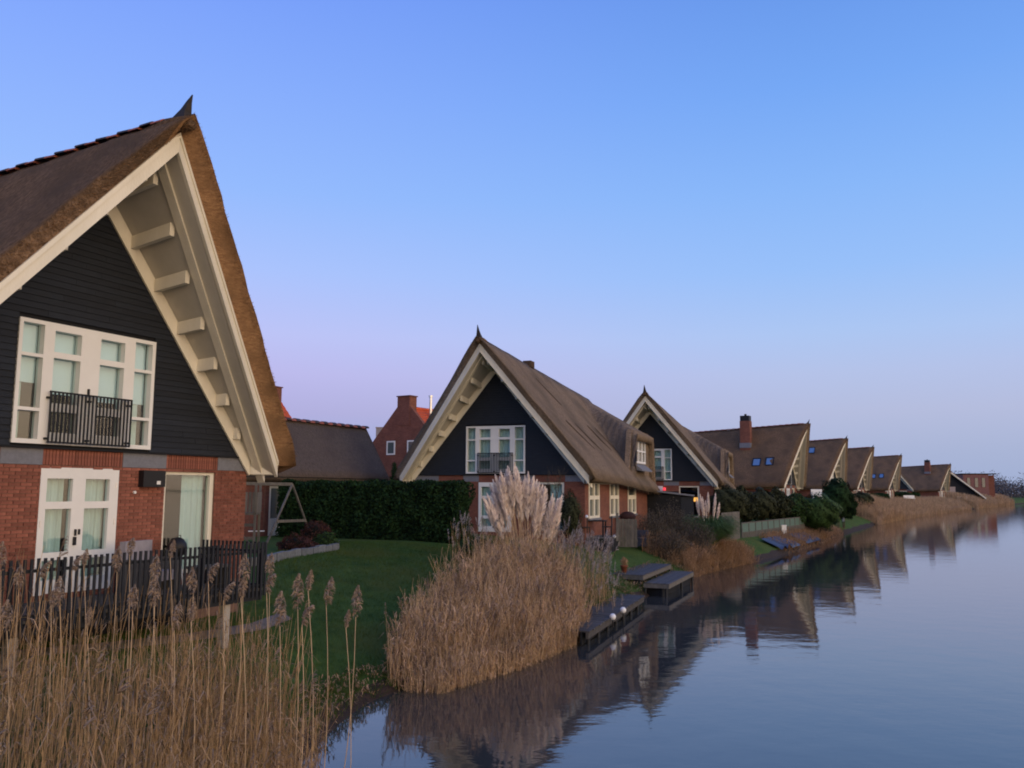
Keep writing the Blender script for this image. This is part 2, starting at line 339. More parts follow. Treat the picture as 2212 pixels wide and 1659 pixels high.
# ------------------------------------------------------------------ terrain
BANK = [(-4.5, -60), (-3.6, -12), (-3.3, 2), (-3.2, 8), (-3.1, 12), (-3.0, 14.5), (-2.9, 16.3), (-2.4, 18.0), (-1.2, 18.5), (.6, 21.2), (2.0, 24.7), (3.4, 28.5), (5.0, 33.0), (6.6, 37.0),
        (8.9, 42.0), (13.3, 49.0), (17.3, 55.5), (24, 68), (31, 82), (48, 113.5), (75, 157), (113, 213), (174, 302), (235, 385), (420, 470), (900, 560), (2400, 640)]
bk = []
for i in range(len(BANK)-1):
    a, b = np.array(BANK[i], float), np.array(BANK[i+1], float); n = max(2, int(min(60, np.linalg.norm(b-a)/1.2)))
    for k in range(n): bk.append(a+(b-a)*k/n)
bk = np.array(bk+[np.array(BANK[-1], float)])
for _ in range(4): bk[1:-1] = .25*bk[:-2]+.5*bk[1:-1]+.25*bk[2:]
INL = np.array([-.9, .436])
FZ = 1.97
def dist_in(x, y):
    """signed distance inland of the bank"""
    p = np.array([x, y]); q = bk-p; i = int(np.argmin((q**2).sum(1))); i = min(max(i, 1), len(bk)-2)
    t = bk[i+1]-bk[i-1]; nrm_ = np.array([-t[1], t[0]]); nrm_ = nrm_/np.linalg.norm(nrm_)
    d = math.sqrt(((bk[i]-p)**2).sum()); s = (p-bk[i])@nrm_
    return d if s > 0 else -d
def gz(x, y):
    d = dist_in(x, y)
    if d < 0: return max(-1.2, d*.8)
    w_ = min(1, max(0, (y-20)/7)); dec = 6.0 + (3.3-6.0)*w_*w_*(3-2*w_)
    z = FZ*(1-math.exp(-d/dec)) + .10*min(d, .25)/.25
    z = min(z, FZ) + .05*mnoise.noise(Vector((x*.25, y*.25, 0)))
    return z
offs_soil = [-2.5, -.8, -.25, 0, .12, .3]
offs_lawn = [.3, .7, 1.2, 1.8, 2.5, 3.3, 4.2, 5.3, 6.6, 8, 10, 12.5, 16, 22, 32, 60, 120]
def ladder(name, offs, m, label):
    V = []; n = len(offs)
    wob = [.22*mnoise.noise(Vector((p[0]*.8, p[1]*.8, 3)))+.1*mnoise.noise(Vector((p[0]*2.5, p[1]*2.5, 5))) for p in bk]
    for p, w in zip(bk, wob):
        for o in offs:
            oo = o + (w if o < 4 and p[1] < 300 else 0); x, y = p + INL*oo*1.15; V.append((x, y, gz(x, y)))
    Q = [(i*n+j, (i+1)*n+j, (i+1)*n+j+1, i*n+j+1) for i in range(len(bk)-1) for j in range(n-1)]
    o = npmesh(name, V, Q, m, kind='structure', smooth=True); o['label'] = label; return o
ladder('bank', offs_soil, M['soil'], 'dark wet soil bank along the water edge')
ladder('lawn', offs_lawn, M['lawn'], 'green mown lawn sloping down from the houses to the water')
V = []; Q = []
n = len(bk)
for p in bk:
    for o in (110, 3000): x, y = p + INL*o*1.15; V.append((x, y, FZ-.01 if o < 2000 else FZ))
g_ = npmesh('ground', V, [(2*i, 2*i+2, 2*i+3, 2*i+1) for i in range(n-1)], M['field'], kind='structure'); g_['label'] = 'flat land behind the houses out to the horizon'
# far land that closes the horizon beyond the lake on the right
g_ = MB().add([(420, 470, .4), (2600, 640, .4), (5000, 5000, .5), (-200, 5000, .5)], [(0, 1, 2, 3)]).build('far_shore', M['field'], kind='structure'); g_['label'] = 'low far shore behind the lake'
g_ = MB().add([(-40, -80, 0), (3000, -80, 0), (3000, 900, 0), (-40, 900, 0)], [(0, 1, 2, 3)]).build('water', M['water'], kind='structure'); g_['label'] = 'calm lake mirroring the houses and the evening sky'

# ------------------------------------------------------------------ thatched house
KS = 1.207
def zu(x, y):
    t = max(0, 1-abs(x)/4.6)
    return 7.92 - KS*abs(x) + (.155*(-y) if y < 0 else -.05*y)*t
def yf(x): return -.59 - 1.44*max(-.1, 1-abs(x)/4.6)
def ztop(x, y):     # outer thatch surface
    ax = abs(x); z = 8.9-.05*max(y, -2.2) - 1.235*ax
    if ax < .45: z -= (.45-ax)**2*.55
    return z
def lean(x): return .42 if x > -.3 else .15 if x < -1.7 else .15+.27*(x+1.7)/1.4
def straw_fringe(parent, Lh, m, seed=0):
    """loose reed ends sticking out along the verge and the eaves"""
    g = np.random.default_rng(int(abs(seed)*10)+3); B = []; D = []
    for _ in range(1500):
        x = g.uniform(-4.95, 4.95); y = yf(x)-lean(x); k = g.uniform(-.30, .01)
        B.append((x, y+.02, ztop(x, y)+k)); D.append((.25*np.sign(x)*g.uniform(0, 1), -1, g.uniform(-.2, .4)))
    for _ in range(1700):
        s = g.choice([-1, 1]); y = g.uniform(-.6, Lh); x = s*g.uniform(4.85, 5.03); B.append((x, y, ztop(x, y)-g.uniform(.0, .30))); D.append((s*.55, g.uniform(-.2, .2), -1))
    B = np.array(B); D = unit(np.array(D)+g.normal(size=B.shape)*.12); ln = g.uniform(.02, .075, (len(B), 1))
    V, Q = ribbons(np.stack([B-D*.03, B+D*ln], 1), np.stack([np.full(len(B), .014), np.full(len(B), .004)], 1), unit(np.cross(D, g.normal(size=B.shape))))
    npmesh('straw_fringe', V, Q, m, parent, kind='stuff')
def roof(parent, Lh, m, mend, backprow=True, seed=0, fine=1):
    nx = 14*fine; ny = max(8, int(Lh*1.6*fine))
    xo = [5.02*(k/nx)**.9 for k in range(nx+1)]; xo[0] = 0
    xs = [-x for x in xo[::-1]][:-1] + xo
    V = []; K = len(xs); st = []
    for j in range(ny+1):
        v = j/ny
        for x in xs:
            f = yf(x)-lean(x); b = Lh + ((-yf(x)) if backprow else .2); y = f + (b-f)*v**1.15
            z = ztop(x, y)
            p = Vector((x*.9+seed, y*.9, z*.9)); dn = .03*mnoise.noise(p)+.022*mnoise.noise(p*4)+.014*mnoise.noise(p*11)
            V.append((x + (.7*dn if x > 0 else -.7*dn), y + (.5*dn if 0 < j < ny else .02*mnoise.noise(p*9)), z+dn))
        # under side points
        for x in xs[::-1]:
            xi = x*4.66/5.02; f = yf(xi); b = Lh + ((-yf(xi)) if backprow else .2); y = f + (b-f)*v**1.15
            V.append((xi, y, zu(xi, max(y, -2.1)) + .055 - (.02 if abs(x) > 4.9 else 0)))
        st.append(1)
    # drooping eave lip
    P2 = 2*K
    for j in range(ny+1):
        for i in (0, K-1):
            x, y, z = V[j*P2+i]; V[j*P2+i] = (x, y, z-.19+.03*mnoise.noise(Vector((y*3, seed, 0))))
    F = []; mi = []
    for j in range(ny):
        for i in range(P2):
            a = j*P2+i; b = j*P2+(i+1) % P2
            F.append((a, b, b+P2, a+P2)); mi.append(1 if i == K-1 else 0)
    mid = len(V)
    for x in xs:
        xm = x*4.78/5.02; V.append((xm, yf(xm)-.02, zu(xm, max(yf(xm), -2.1))+.385))
    for i in range(K-1):
        c = P2-2-i; d = P2-1-i; k = 1 if xs[i] > -.35 else 0  # cut-end tone on the right verge only; left verge darkened for its shade
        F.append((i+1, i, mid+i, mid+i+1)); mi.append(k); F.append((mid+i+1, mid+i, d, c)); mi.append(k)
    for j in (ny,):
        for i in range(K-1):
            a = j*P2+i; b = a+1; c = j*P2+(P2-1-i-1); d = j*P2+(P2-1-i)
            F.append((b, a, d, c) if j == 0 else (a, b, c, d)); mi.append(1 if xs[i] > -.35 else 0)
    o = npmesh('thatch', V, F, [m, mend], parent, mi, smooth=True)
    return o
def fascia(parent, name, dy0, dy1, zlo, zhi, xr=4.66, mt=None):
    mb = MB()
    for s in (-1, 1):
        a = (0, xr)
        pts = []
        for z in (zlo, zhi):
            for x, d in ((0, dy0), (a[1], dy0), (a[1], dy1), (0, dy1)):
                yy = yf(x); pts.append((s*x, yy+d, zu(x, yy+.02)+z))
        if s < 0: pts = [pts[k] for k in (1, 0, 3, 2, 5, 4, 7, 6)]
        mb.hexa(pts)
    return mb.build(name, mt or M['cream'], parent)
def ridge_tiles(parent, y0, y1, n, far=False, mats=None):
    def tile(mb, y, w, h):
        vs = []
        for yy in (y-w/2, y+w/2):
            for k in range(7):
                a = math.pi*k/6; vs.append((.15*math.cos(a), yy, .085*math.sin(a)-.03))
        mb.add(vs, [(k, k+1, k+8, k+7) for k in range(6)] + [tuple(range(7)), tuple(range(13, 6, -1))])
    step = (y1-y0)/n
    if far:
        mb = MB()
        for k in range(n):
            y = y0+(k+.5)*step; m2 = MB(); tile(m2, 0, step*.96, 1); z = ztop(0, y)+.02+(.02 if k % 2 else 0)
            m2.xf(lambda a, b, c: (a, b+y, c+z)); mb.add(m2.v, m2.f)
        o = mb.build('ridge_tiles', M['tile_r'], parent, kind='stuff'); return
    mes = []
    for mm in ('tile_r', 'tile_d'):
        mb = MB(); tile(mb, 0, step*.97, 1); o = mb.build('ridge_tile', M[mm], parent); mes.append(o.data)
        bpy.data.objects.remove(o)
    for k in range(n):
        y = y0+(k+.5)*step
        link('ridge_tile', mes[k % 2], parent, (0, y, ztop(0, y)-.02+(.025 if k % 2 else 0)), (random.uniform(-.03, .03), random.uniform(-.04, .04), random.uniform(-.04, .04)))
def horn(parent, h=.55):
    prof = [(-1.72, 0), (-1.98, .10), (-2.15, .24), (-2.25, .38), (-2.36, h), (-2.31, .36), (-2.27, .18), (-2.28, 0)]
    z0 = ztop(0, -2.1)-.13; mb = MB()
    vs = []
    for s in (-1, 1):
        for (y, z) in prof:
            w = .11*(1-z/h)+.012; vs.append((s*w, y, z0+z*1.02))
    n = len(prof)
    mb.add(vs, [tuple(range(n-1, -1, -1)), tuple(range(n, 2*n))] + [(i, (i+1) % n, (i+1) % n+n, i+n) for i in range(n)])
    mb.build('ridge_horn', M['horn'], parent)
def window(parent, name, x0, x1, z0, z1, panes, y=0.0, depth=.08, fm='white', frame_y=-.03, glass='glass', inner=None, T=None, label=None):
    """inner: list of (kind,x0,x1,z0,z1)"""
    fn = T or (lambda a, b, c: (a, b, c))
    w = MB().holes(x0, x1, z0, z1, y+frame_y, y+depth, panes).xf(fn).build(name, M[fm], parent, label=label)
    for (a, b, c, d) in panes:
        MB().box(a, b, y+depth*.45, y+depth*.45+.012, c, d).xf(fn).build('pane', M[glass], w)
        # slim glazing bead
    for it in (inner or []):
        k, a, b, c, d = it
        if k == 'curtain':
            n = max(4, int((b-a)/.045)); mb = MB(); yy = y+depth+.10; vs = []
            for i in range(n+1):
                x = a+(b-a)*i/n; dy = .025*math.sin(i*1.9)+.012*math.sin(i*.7); vs += [(x, yy+dy, c), (x, yy+dy, d)]
            mb.add(vs, [(2*i, 2*i+2, 2*i+3, 2*i+1) for i in range(n)]); mb.xf(fn).build('curtain', M['curtain'], w)
        if k == 'blind': MB().box(a, b, y+depth+.05, y+depth+.06, c, d).xf(fn).build('blind', M['blind'], w)
        if k == 'handle': MB().box(a, b, y+frame_y-.04, y+frame_y, c, d).xf(fn).build('handle', M['black'], w)
        if k == 'hinge': MB().box(a, b, y+frame_y-.015, y+frame_y, c, d).xf(fn).build('hinge', M['steel'], w)
        if k == 'sill': MB().box(a, b, y-.10, y+.04, c, d).xf(fn).build('sill', M['concrete'], w)
    return w
UP = [(-1.41, -1.0, 4.39, 4.93), (-1.41, -1.0, 3.42, 4.33), (-1.41, -1.0, 2.86, 3.36), (.98, 1.40, 4.39, 4.93), (.98, 1.40, 3.42, 4.33), (.98, 1.40, 2.86, 3.36),
      (-.79, -.24, 4.47, 4.86), (-.79, -.24, 3.53, 4.36), (-.79, -.24, 3.0, 3.38), (.18, .73, 4.47, 4.86), (.18, .73, 3.53, 4.36), (.18, .73, 3.0, 3.38)]
DOORP = [(-.71, -.19, 1.75, 2.17), (-.71, -.19, .84, 1.62), (-.71, -.19, .35, .70), (.08, .61, 1.75, 2.17), (.08, .61, .84, 1.62), (.08, .61, .35, .70)]
def balcony(parent):
    b = MB().bar((-.86, -.14, 3.73), (.90, -.14, 3.73), .03, .03).build('balcony_railing', M['darkwood'], parent)
    MB().bar((-.86, -.14, 2.82), (.90, -.14, 2.82), .03, .03).build('bottom_rail', M['darkwood'], b)
    bal = MB().box(-.014, .014, -.012, .012, 0, .94); me = bal.build('baluster', M['darkwood'], b); md = me.data; bpy.data.objects.remove(me)
    for k in range(23): link('baluster', md, b, (-.85+k*.0791, -.155, 2.80))
    for x in (-.02, .86, -.86):
        for z in (2.86, 3.6): MB().box(x-.03, x+.03, -.13, -.076, z, z+.04).build('bracket', M['darkwood'], b)
def slanted_planks(parent, mt, hole, z0=2.73, step=.118, asparts=True):
    big = MB(); k = 0; z = z0
    while z < 7.75:
        zt = min(z+step+.012, 7.86); wb = (7.90-z)/KS; wt = (7.90-zt)/KS
        segs = []
        if hole and z+step > hole[2] and z < hole[3]: segs = [(-wb, hole[0], -wt, hole[0]), (hole[1], wb, hole[1], wt)]
        else: segs = [(-wb, wb, -wt, wt)]
        for (b0, b1, t0, t1) in segs:
            # stagger one butt joint per long run
            cuts = [b0, b1]
            if b1-b0 > 2.4: cuts = [b0, b0+(b1-b0)*(.3+.4*((k*37) % 10)/10), b1]
            for q in range(len(cuts)-1):
                xa, xb = cuts[q], cuts[q+1]-(.004 if q < len(cuts)-2 else 0)
                ta = t0 if q == 0 else xa; tb = t1 if q == len(cuts)-2 else xb
                if tb <= ta: continue
                pts = [(xa, -.052, z), (xb, -.052, z), (xb, -.028, z), (xa, -.028, z), (ta, -.030, zt), (tb, -.030, zt), (tb, -.010, zt), (ta, -.010, zt)]
                if asparts: MB().hexa(pts).build('plank', mt, parent)
                else: big.hexa(pts)
        z += step; k += 1
    if not asparts: big.build('weatherboards', mt, parent, kind='stuff')
def bricks(parent, x0, x1, z0, z1, hs, nmax=300):
    """real bricks: the first nmax are parts, the rest one part"""
    ch = .0635; cw = .22; rest = MB(); cnt = 0; meshes = {}
    rows = int((z1-z0)/ch); lst = []
    for r_ in range(rows):
        za = z0+r_*ch; x = x0 - (0 if r_ % 2 else cw/2)
        while x < x1:
            a, b = max(x, x0), min(x+cw-.010, x1); x += cw
            for h in hs:
                if za+ch*.5 > h[2] and za+ch*.5 < h[3]:
                    if a < h[0] < b: b = h[0]-.004
                    elif a < h[1] < b: a = h[1]+.004
                    elif h[0] <= a and b <= h[1]: b = a
            if b-a > .03: lst.append((a, b, za))
    # nearest to the camera and above the fence show largest
    lst.sort(key=lambda t: (t[0]*.5 - (t[2] > .95)*6 + (t[0] < -2.4)*20))
    for i, (a, b, za) in enumerate(lst):
        pr = random.uniform(0, .006)
        if i < nmax:
            key = round(b-a, 2)
            if key not in meshes:
                o = MB().box(0, b-a, -.016, .02, 0, ch-.010).build('brick', M['brick'], parent); meshes[key] = o.data; bpy.data.objects.remove(o)
            link('brick', meshes[key], parent, (a, -pr, za))
        else: rest.box(a, b, -.016-pr, .02, za, za+ch-.010)
    rest.build('brickwork', M['brick'], parent, kind='stuff')
def house(label, X, Y, rot, Lh=12.0, detail=0, dormer=False, thatch='thatch', endm='thatch', gx=0, scarf=False, chim=None, skyl=(), side_windows=False, z=FZ, tiles=True, h_horn=.55, lamps=False):
    H = thing('thatched_house', label, 'house', (X, Y, z), rot, 'thatched lakeside houses in a row')
    # plinth and floor
    MB().box(-4.25, 4.25, .05, Lh-.05, -1.2, -.02).build('plinth', M['mortar'], H)
    gholes = [(-.84, .81, .10, 2.37), (1.94, 3.33, .22, 2.38)] + ([] if detail else [(-2.85, -1.65, .3, 2.38)])
    bm_ = M['mortar'] if detail else M['brickwall']
    MB().holes(-4.3, 4.3, -.4, 2.41, 0, .28, gholes).build('brick_wall', bm_, H)
    w = MB()
    if not side_windows: w.box(4.02, 4.3, .285, Lh, -.4, 2.70)
    else:
        w.holes(.285, Lh, -.4, 2.72, 0, .28, [(.6, 2.5, .75, 2.45), (4.6, 6.5, .75, 2.45), (8.7, 10.7, .75, 2.45)]).xf(lambda a, b, c: (4.3-b, a, c))
    w.build('brick_wall', M['brickwall'], H)
    MB().box(-4.3, -4.02, .285, Lh, -.4, 2.70).build('brick_wall', M['brickwall'], H)
    MB().box(-4.0, 4.0, Lh-.3, Lh, -.4, 2.70).build('brick_wall', M['brickwall'], H)
    if detail:
        bricks(H, -3.3, 4.3, 0.0, 2.42, gholes)
        # bricks of the return face round the corner
        mb = MB()
        for r_ in range(38):
            for k in range(14):
                a = .0+(k+(r_ % 2)*.5)*.22; mb.box(4.28, 4.316, a+.004, a+.21, r_*.0635, r_*.0635+.0535)
        mb.build('brickwork', M['brick'], H, kind='stuff')
    # band of grey lintel blocks and soldier courses
    for a, b in ((-4.3, -2.9), (-1.62, -.83), (.88, 1.95), (3.39, 4.3)):
        MB().box(a, b, -.022, .27, 2.412, 2.70).build('lintel_block', M['concrete'], H)
    for a, b in ((-2.9, -1.62), (-.83, .88), (1.95, 3.39)):
        if detail:
            MB().box(a, b, 0, .27, 2.412, 2.70).build('lintel_backing', M['mortar'], H)
            n = int((b-a)/.0635); me = None
            for k in range(n):
                if me is None:
                    o = MB().box(.004, .055, -.016, .02, 2.417, 2.697).build('brick', M['brick'], H); me = o.data; bpy.data.objects.remove(o)
                link('brick', me, H, (a+k*(b-a)/n, random.uniform(-.005, 0), 0))
        else: MB().box(a, b, -.012, .27, 2.412, 2.70).build('soldier_course', M['brickwall'], H)
    MB().box(-4.42, 4.42, -.09, 0, 2.70, 2.735).build('drip_board', M['boardback'], H)
    # gable backing with window opening, planks
    hz0, hz1 = 2.78, 5.0; mb = MB(); zt = 7.93
    xw = lambda zz: (zt-zz)/KS
    mb.prism([(-xw(2.735), 2.735), (-1.48, 2.735), (-1.48, hz1), (-xw(hz1), hz1)], 0, .25)
    mb.prism([(1.48, 2.735), (xw(2.735), 2.735), (xw(hz1), hz1), (1.48, hz1)], 0, .25)
    mb.prism([(-xw(hz1), hz1), (xw(hz1), hz1), (0, zt)], 0, .25)
    mb.prism([(-1.48, 2.735), (1.48, 2.735), (1.48, hz0), (-1.48, hz0)], 0, .25)
    mb.build('gable_wall', M['boardback'], H)
    slanted_planks(H, M['board'], (-1.48, 1.48, 2.70, 5.02), asparts=bool(detail))
    # rooms behind the glass
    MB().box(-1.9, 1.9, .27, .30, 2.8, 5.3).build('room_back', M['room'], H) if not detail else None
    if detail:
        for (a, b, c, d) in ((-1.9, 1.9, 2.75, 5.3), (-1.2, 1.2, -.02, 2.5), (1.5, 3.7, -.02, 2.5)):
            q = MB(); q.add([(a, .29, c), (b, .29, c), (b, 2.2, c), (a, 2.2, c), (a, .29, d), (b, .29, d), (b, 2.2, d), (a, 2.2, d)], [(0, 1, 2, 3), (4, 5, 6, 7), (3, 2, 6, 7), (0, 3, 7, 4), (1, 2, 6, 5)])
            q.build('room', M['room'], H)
    inn = [('blind', -1.43, -.98, 3.88, 4.95), ('blind', .96, 1.42, 3.70, 4.95), ('blind', -.82, -.2, 3.72, 4.9), ('blind', .15, .76, 3.66, 4.9),
           ('curtain', -1.43, -1.2, 2.84, 3.88), ('curtain', 1.0, 1.3, 2.84, 3.70), ('curtain', .16, .32, 2.9, 3.66), ('handle', -.06, -.03, 3.72, 3.86)]
    if not detail: inn = [('curtain', -1.43, 1.43, 2.82, 4.97)]
    window(H, 'window', -1.48, 1.48, 2.78, 5.0, UP, depth=.10, frame_y=-.075, inner=inn)
    balcony(H)
    inn = [('curtain', -.78, -.22, .15, 2.25), ('curtain', .05, .68, .15, 2.25)]
    if detail: inn += [('handle', -.10, -.075, 1.12, 1.24), ('handle', -.02, .0, 1.14, 1.24), ('handle', -.12, -.07, .95, 1.10), ('hinge', .745, .765, 1.3, 1.42), ('hinge', .745, .765, 2.0, 2.1), ('hinge', -.80, -.785, 1.3, 1.42)]
    if not detail: inn = [('curtain', -.78, -.3, .15, 2.3), ('curtain', .3, .7, .15, 2.3)]
    window(H, 'french_door', -.84, .81, .10, 2.37, DOORP, depth=.10, frame_y=-.02, inner=inn)
    inn = [('curtain', 2.62, 3.22, .25, 2.33)] if not lamps else []
    window(H, 'window', 1.94, 3.33, .22, 2.38, [(2.01, 3.22, .30, 2.29)], y=.06, depth=.08, fm='cream', inner=inn)
    if not detail: window(H, 'window', -2.85, -1.65, .3, 2.38, [(-2.77, -2.29, .38, 2.3), (-2.21, -1.73, .38, 2.3)], y=.04, depth=.08)
    # roof
    roof(H, Lh, M[thatch], M[endm], seed=X, fine=2 if detail else 1)
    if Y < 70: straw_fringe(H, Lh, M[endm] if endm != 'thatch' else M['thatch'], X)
    for s in (-1, 1):
        mb = MB(); n = 12
        vs = []
        for k in range(n+1):
            x = 4.64*k/n; f = yf(x)+.03
            for (y, dz) in ((f, 0), (-.05, 0), (f, .045), (-.05, .045)): vs.append((s*x, y, zu(x, y)+dz+(0 if k else .0)))
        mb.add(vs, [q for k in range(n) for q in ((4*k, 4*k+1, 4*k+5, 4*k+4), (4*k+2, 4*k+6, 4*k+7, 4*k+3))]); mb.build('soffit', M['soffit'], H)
    f_ = fascia(H, 'fascia', -.05, .03, -.02, .36); f_['label'] = 'cream barge board framing the gable'
    fascia(H, 'fascia_trim', -.075, -.05, .25, .36)
    fascia(H, 'inner_board', .33, .54, -.15, .0)
    # barge board against the wall and purlins
    mb = MB()
    for s in (-1, 1):
        mb.prism([(0, 7.92), (s*4.3, 7.92-KS*4.3), (s*4.3, 7.92-KS*4.3-.42), (0, 7.92-.42)][::-s], -.10, -.054)
    mb.build('wall_board', M['cream'], H)
    for s in (-1, 1):
        for x in (.12, .75, 1.37, 2.02, 2.62, 3.2, 3.78):
            pts = []
            for dz in (-.24, .02):
                for dx, y in ((-.055, yf(x)+.62), (.055, yf(x)+.62), (.055, -.02), (-.055, -.02)):
                    pts.append((s*x+dx, y, zu(x, y)+dz))
            MB().hexa(pts).build('purlin', M['cream'], H)
        # boxed eave
        mb = MB(); za = zu(4.3, 0); zb = zu(4.64, 0)
        lo = 2.335; pts = [(4.32, 0, lo), (4.64, -.55, lo), (4.64, Lh, lo), (4.32, Lh, lo), (4.32, 0, za), (4.64, -.55, zb), (4.64, Lh, zb), (4.32, Lh, za)]
        pts = [(s*a, b, c) for a, b, c in pts]
        if s < 0: pts = [pts[k] for k in (1, 0, 3, 2, 5, 4, 7, 6)]
        mb.hexa(pts); mb.build('eave_box', M['cream'], H)
    MB().tube([(0, -2.40, ztop(0, -2.2)-.24), (0, -2.25, ztop(0, -2.2)-.16), (0, -1.8, ztop(0, -1.8)-.14), (0, -1.0, ztop(0, -1.0)-.16)], [.09, .15, .17, .12], 14).build('ridge_roll', M['thatch_dark'], H, smooth=True)
    if tiles: ridge_tiles(H, -1.75, Lh+1.5, int((Lh+3.2)/.30), far=not detail)
    horn(H, h_horn)
    if detail:
        MB().box(1.27, 1.82, -.17, -.02, 2.03, 2.36).build('wall_box', M['black'], H, label='black box on the brick wall between door and window')
        MB().box(1.60, 1.69, -.178, -.171, 2.08, 2.15).build('badge', M['white'], H)
        MB().tube([(1.18, -.02, 1.92), (1.18, -.06, 1.92)], .03, 8).build('wall_spot', M['white'], H)
    if side_windows:
        def T(a, b, c): return (4.3-b, a, c)
        for (a, b, kind) in ((.6, 2.5, 0), (4.6, 6.5, 0), (8.7, 10.7, 1)):
            mid = (a+b)/2
            if kind == 0: pn = [(a+.12, mid-.10, 1.78, 2.38), (mid+.10, b-.12, 1.78, 2.38), (a+.12, mid-.10, .86, 1.6), (mid+.10, b-.12, .86, 1.6)]
            else: pn = [(a+.12, b-.12, 1.78, 2.38), (a+.12, mid-.12, .86, 1.55), (mid+.12, b-.12, .86, 1.55)]
            window(H, 'window', a, b, .75, 2.45, pn, glass='pane', fm='cream', T=T, frame_y=-.04, inner=[('sill', a-.1, b+.1, .66, .75)])
    if dormer is not False: make_dormer(H, M[thatch], **dormer)
    if chim:
        x, y, zt_, w_ = chim; zb_ = ztop(x, y)-.6
        c = MB().box(x-w_/2, x+w_/2, y-w_/2, y+w_/2, zb_, zt_-.55).build('chimney', M['brickwall'], H)
        MB().box(x-w_/2+.04, x+w_/2-.04, y-w_/2+.04, y+w_/2-.04, zt_-.55, zt_).build('chimney_cap', M['black'], c)
        MB().box(x-w_/2-.06, x+w_/2+.06, y-w_/2-.06, y+w_/2+.06, zb_+.25, zb_+.75).build('flashing', M['concrete'], c)
        MB().tube([(x, y, zt_), (x, y, zt_+.2)], .12, 8).build('flue_pot', M['black'], c)
    for (x, y) in skyl:     # roof windows lying in the near slope
        a = math.atan(1.235); 
        fr_ = MB().holes(-.42, .42, -.52, .52, -.06, .10, [(-.33, .33, -.43, .43)])
        def TS(u, d, v, x=x, y=y):
            s = -1 if x < 0 else 1
            return (x - s*v*math.cos(a) - (-s)*0 - s*d*math.sin(a)*1.0 if False else x - s*v*math.cos(a) - s*d*math.sin(a), y+u, ztop(x, y)+v*math.sin(a)-d*math.cos(a))
        o = fr_.xf(TS).build('skylight', M['black'], H)
        MB().box(-.33, .33, -.02, .0, -.43, .43).xf(TS).build('pane', M['skylight'], o)
    return H
def make_dormer(H, m, y0=10.2, y1=14.4, xt=.45, xe=4.62, ze=5.2):
    """wide thatched dormer growing out of the right slope"""
    zt = ztop(xt, 13.3)-.02; ny, nx = 40, 12; V = []
    def top(x, y):
        t = (x-xt)/(xe-xt); z = zt + (ze-zt)*t
        # swept sides: sink into the main slope towards the ends
        return z
    g = []
    for j in range(ny+1):
        v = j/ny; y = y0-.9 + (y1-y0+1.75)*v
        for i in range(nx+1):
            x = xt + (xe-xt)*i/nx
            ys = 13.1-.80*(x-.45); e = min(1, max(0, (y-ys+.3)/.5)); e2 = min(1, max(0, (y1+.85-y)/.6)); e = e*e*(3-2*e); e2 = e2*e2*(3-2*e2)
            zm = ztop(x, y)-.05; z = zm + (top(x, y)-zm)*e*e2
            if i == nx: z = zm + (top(x, y)-zm)*e*e2
            V.append((x, y, z + .03*mnoise.noise(Vector((x*2, y*2, z*2)))))
    n1 = len(V)
    for j in range(ny+1):       # underside edge
        for i in range(nx+1):
            x, y, z = V[j*(nx+1)+i]; V.append((x-.10, y, max(z-.38, ztop(x-.1, y)-.3)))
    F = []; W = nx+1
    for j in range(ny):
        for i in range(nx):
            a = j*W+i; F.append((a, a+1, a+1+W, a+W)); F.append((a+n1, a+W+n1, a+1+W+n1, a+1+n1))
        a = j*W+nx; F.append((a, a+n1, a+W+n1, a+W))
    d = npmesh('dormer', V, F, m, H, smooth=True)
    fx = 4.27
    MB().prism([(y0-.9, 2.9), (y1+.55, 2.9), (y1+.35, ze+.25), (y0-.1, ze+.25)], 0, .3).xf(lambda a, b, c: (fx-b, a, c)).build('thatch_cheek', m, d)
    def T(a, b, c): return (fx-b, a, c)
    a0, a1 = y0+.35, y1-1.0; q = (a1-a0)/3
    pn = [(a0+.1+q*k, a0+q*(k+1)-.08, zz, zz+h) for k in range(3) for zz, h in ((3.70, .55), (4.33, .52))]
    MB().holes(a0, a1, 3.58, 4.95, -.10, .06, pn).xf(T).build('window_frame', M['white'], d)
    for p in pn: MB().box(p[0], p[1], .0, .02, p[2], p[3]).xf(T).build('pane', M['pane'], d)
    MB().prism([(0, 3.56), (-.45, 3.2), (-.45, 3.12), (0, 3.2)], a0-.05, a1+.05).xf(lambda a, b, c: (fx+.02-a, b, c)).build('sill_apron', M['concrete'], d)

TH = .459
H1C = Vector((-6.18-4.3*math.sin(TH), 20.147-4.3*math.cos(TH), FZ)); H1R = math.pi/2-TH
house('large thatched house filling the left edge, black boarded gable with big white window', H1C.x, H1C.y, H1R, 11.0, detail=1, h_horn=.5, thatch='thatch_dark', endm='thatch_end')
house('thatched house behind the dark hedge and pampas grass, long tan roof with wide dormer', -.75, 40.35, R(-20.2), 14.6, dormer={}, side_windows=True, tiles=False, h_horn=.62)
house('second dormered thatched house, farther back, with glowing lamps in its ground floor window', 9.93, 61.56, R(-18.6), 14.6, lamps=True, dormer={}, side_windows=True, tiles=False)
RAD = R
house('thatched house with tall brick chimney and two skylights side by side above the bushes', 28.05, 87.97, R(61.0), 11.5, thatch='thatch_dark', chim=(-1.55, 3.7, 9.75, 1.0), skyl=((-3.12, 2.35), (-3.12, 1.05)))
house('thatched house directly right of the chimney house with a single small skylight', 41.25, 112.1, R(56.5), 11.5, thatch='thatch_dark', skyl=((-1.15, 1.9),))
house('thatched house fourth from the right, plain brown roof without any skylight', 53.4, 133.1, R(57.5), 11.5, thatch='thatch_dark')
house('distant thatched house with two tiny pale skylights low on its roof', 70.5, 161.6, R(56.6), 11.5, thatch='thatch_dark', skyl=((-3.1, 2.2), (-3.1, .8)))
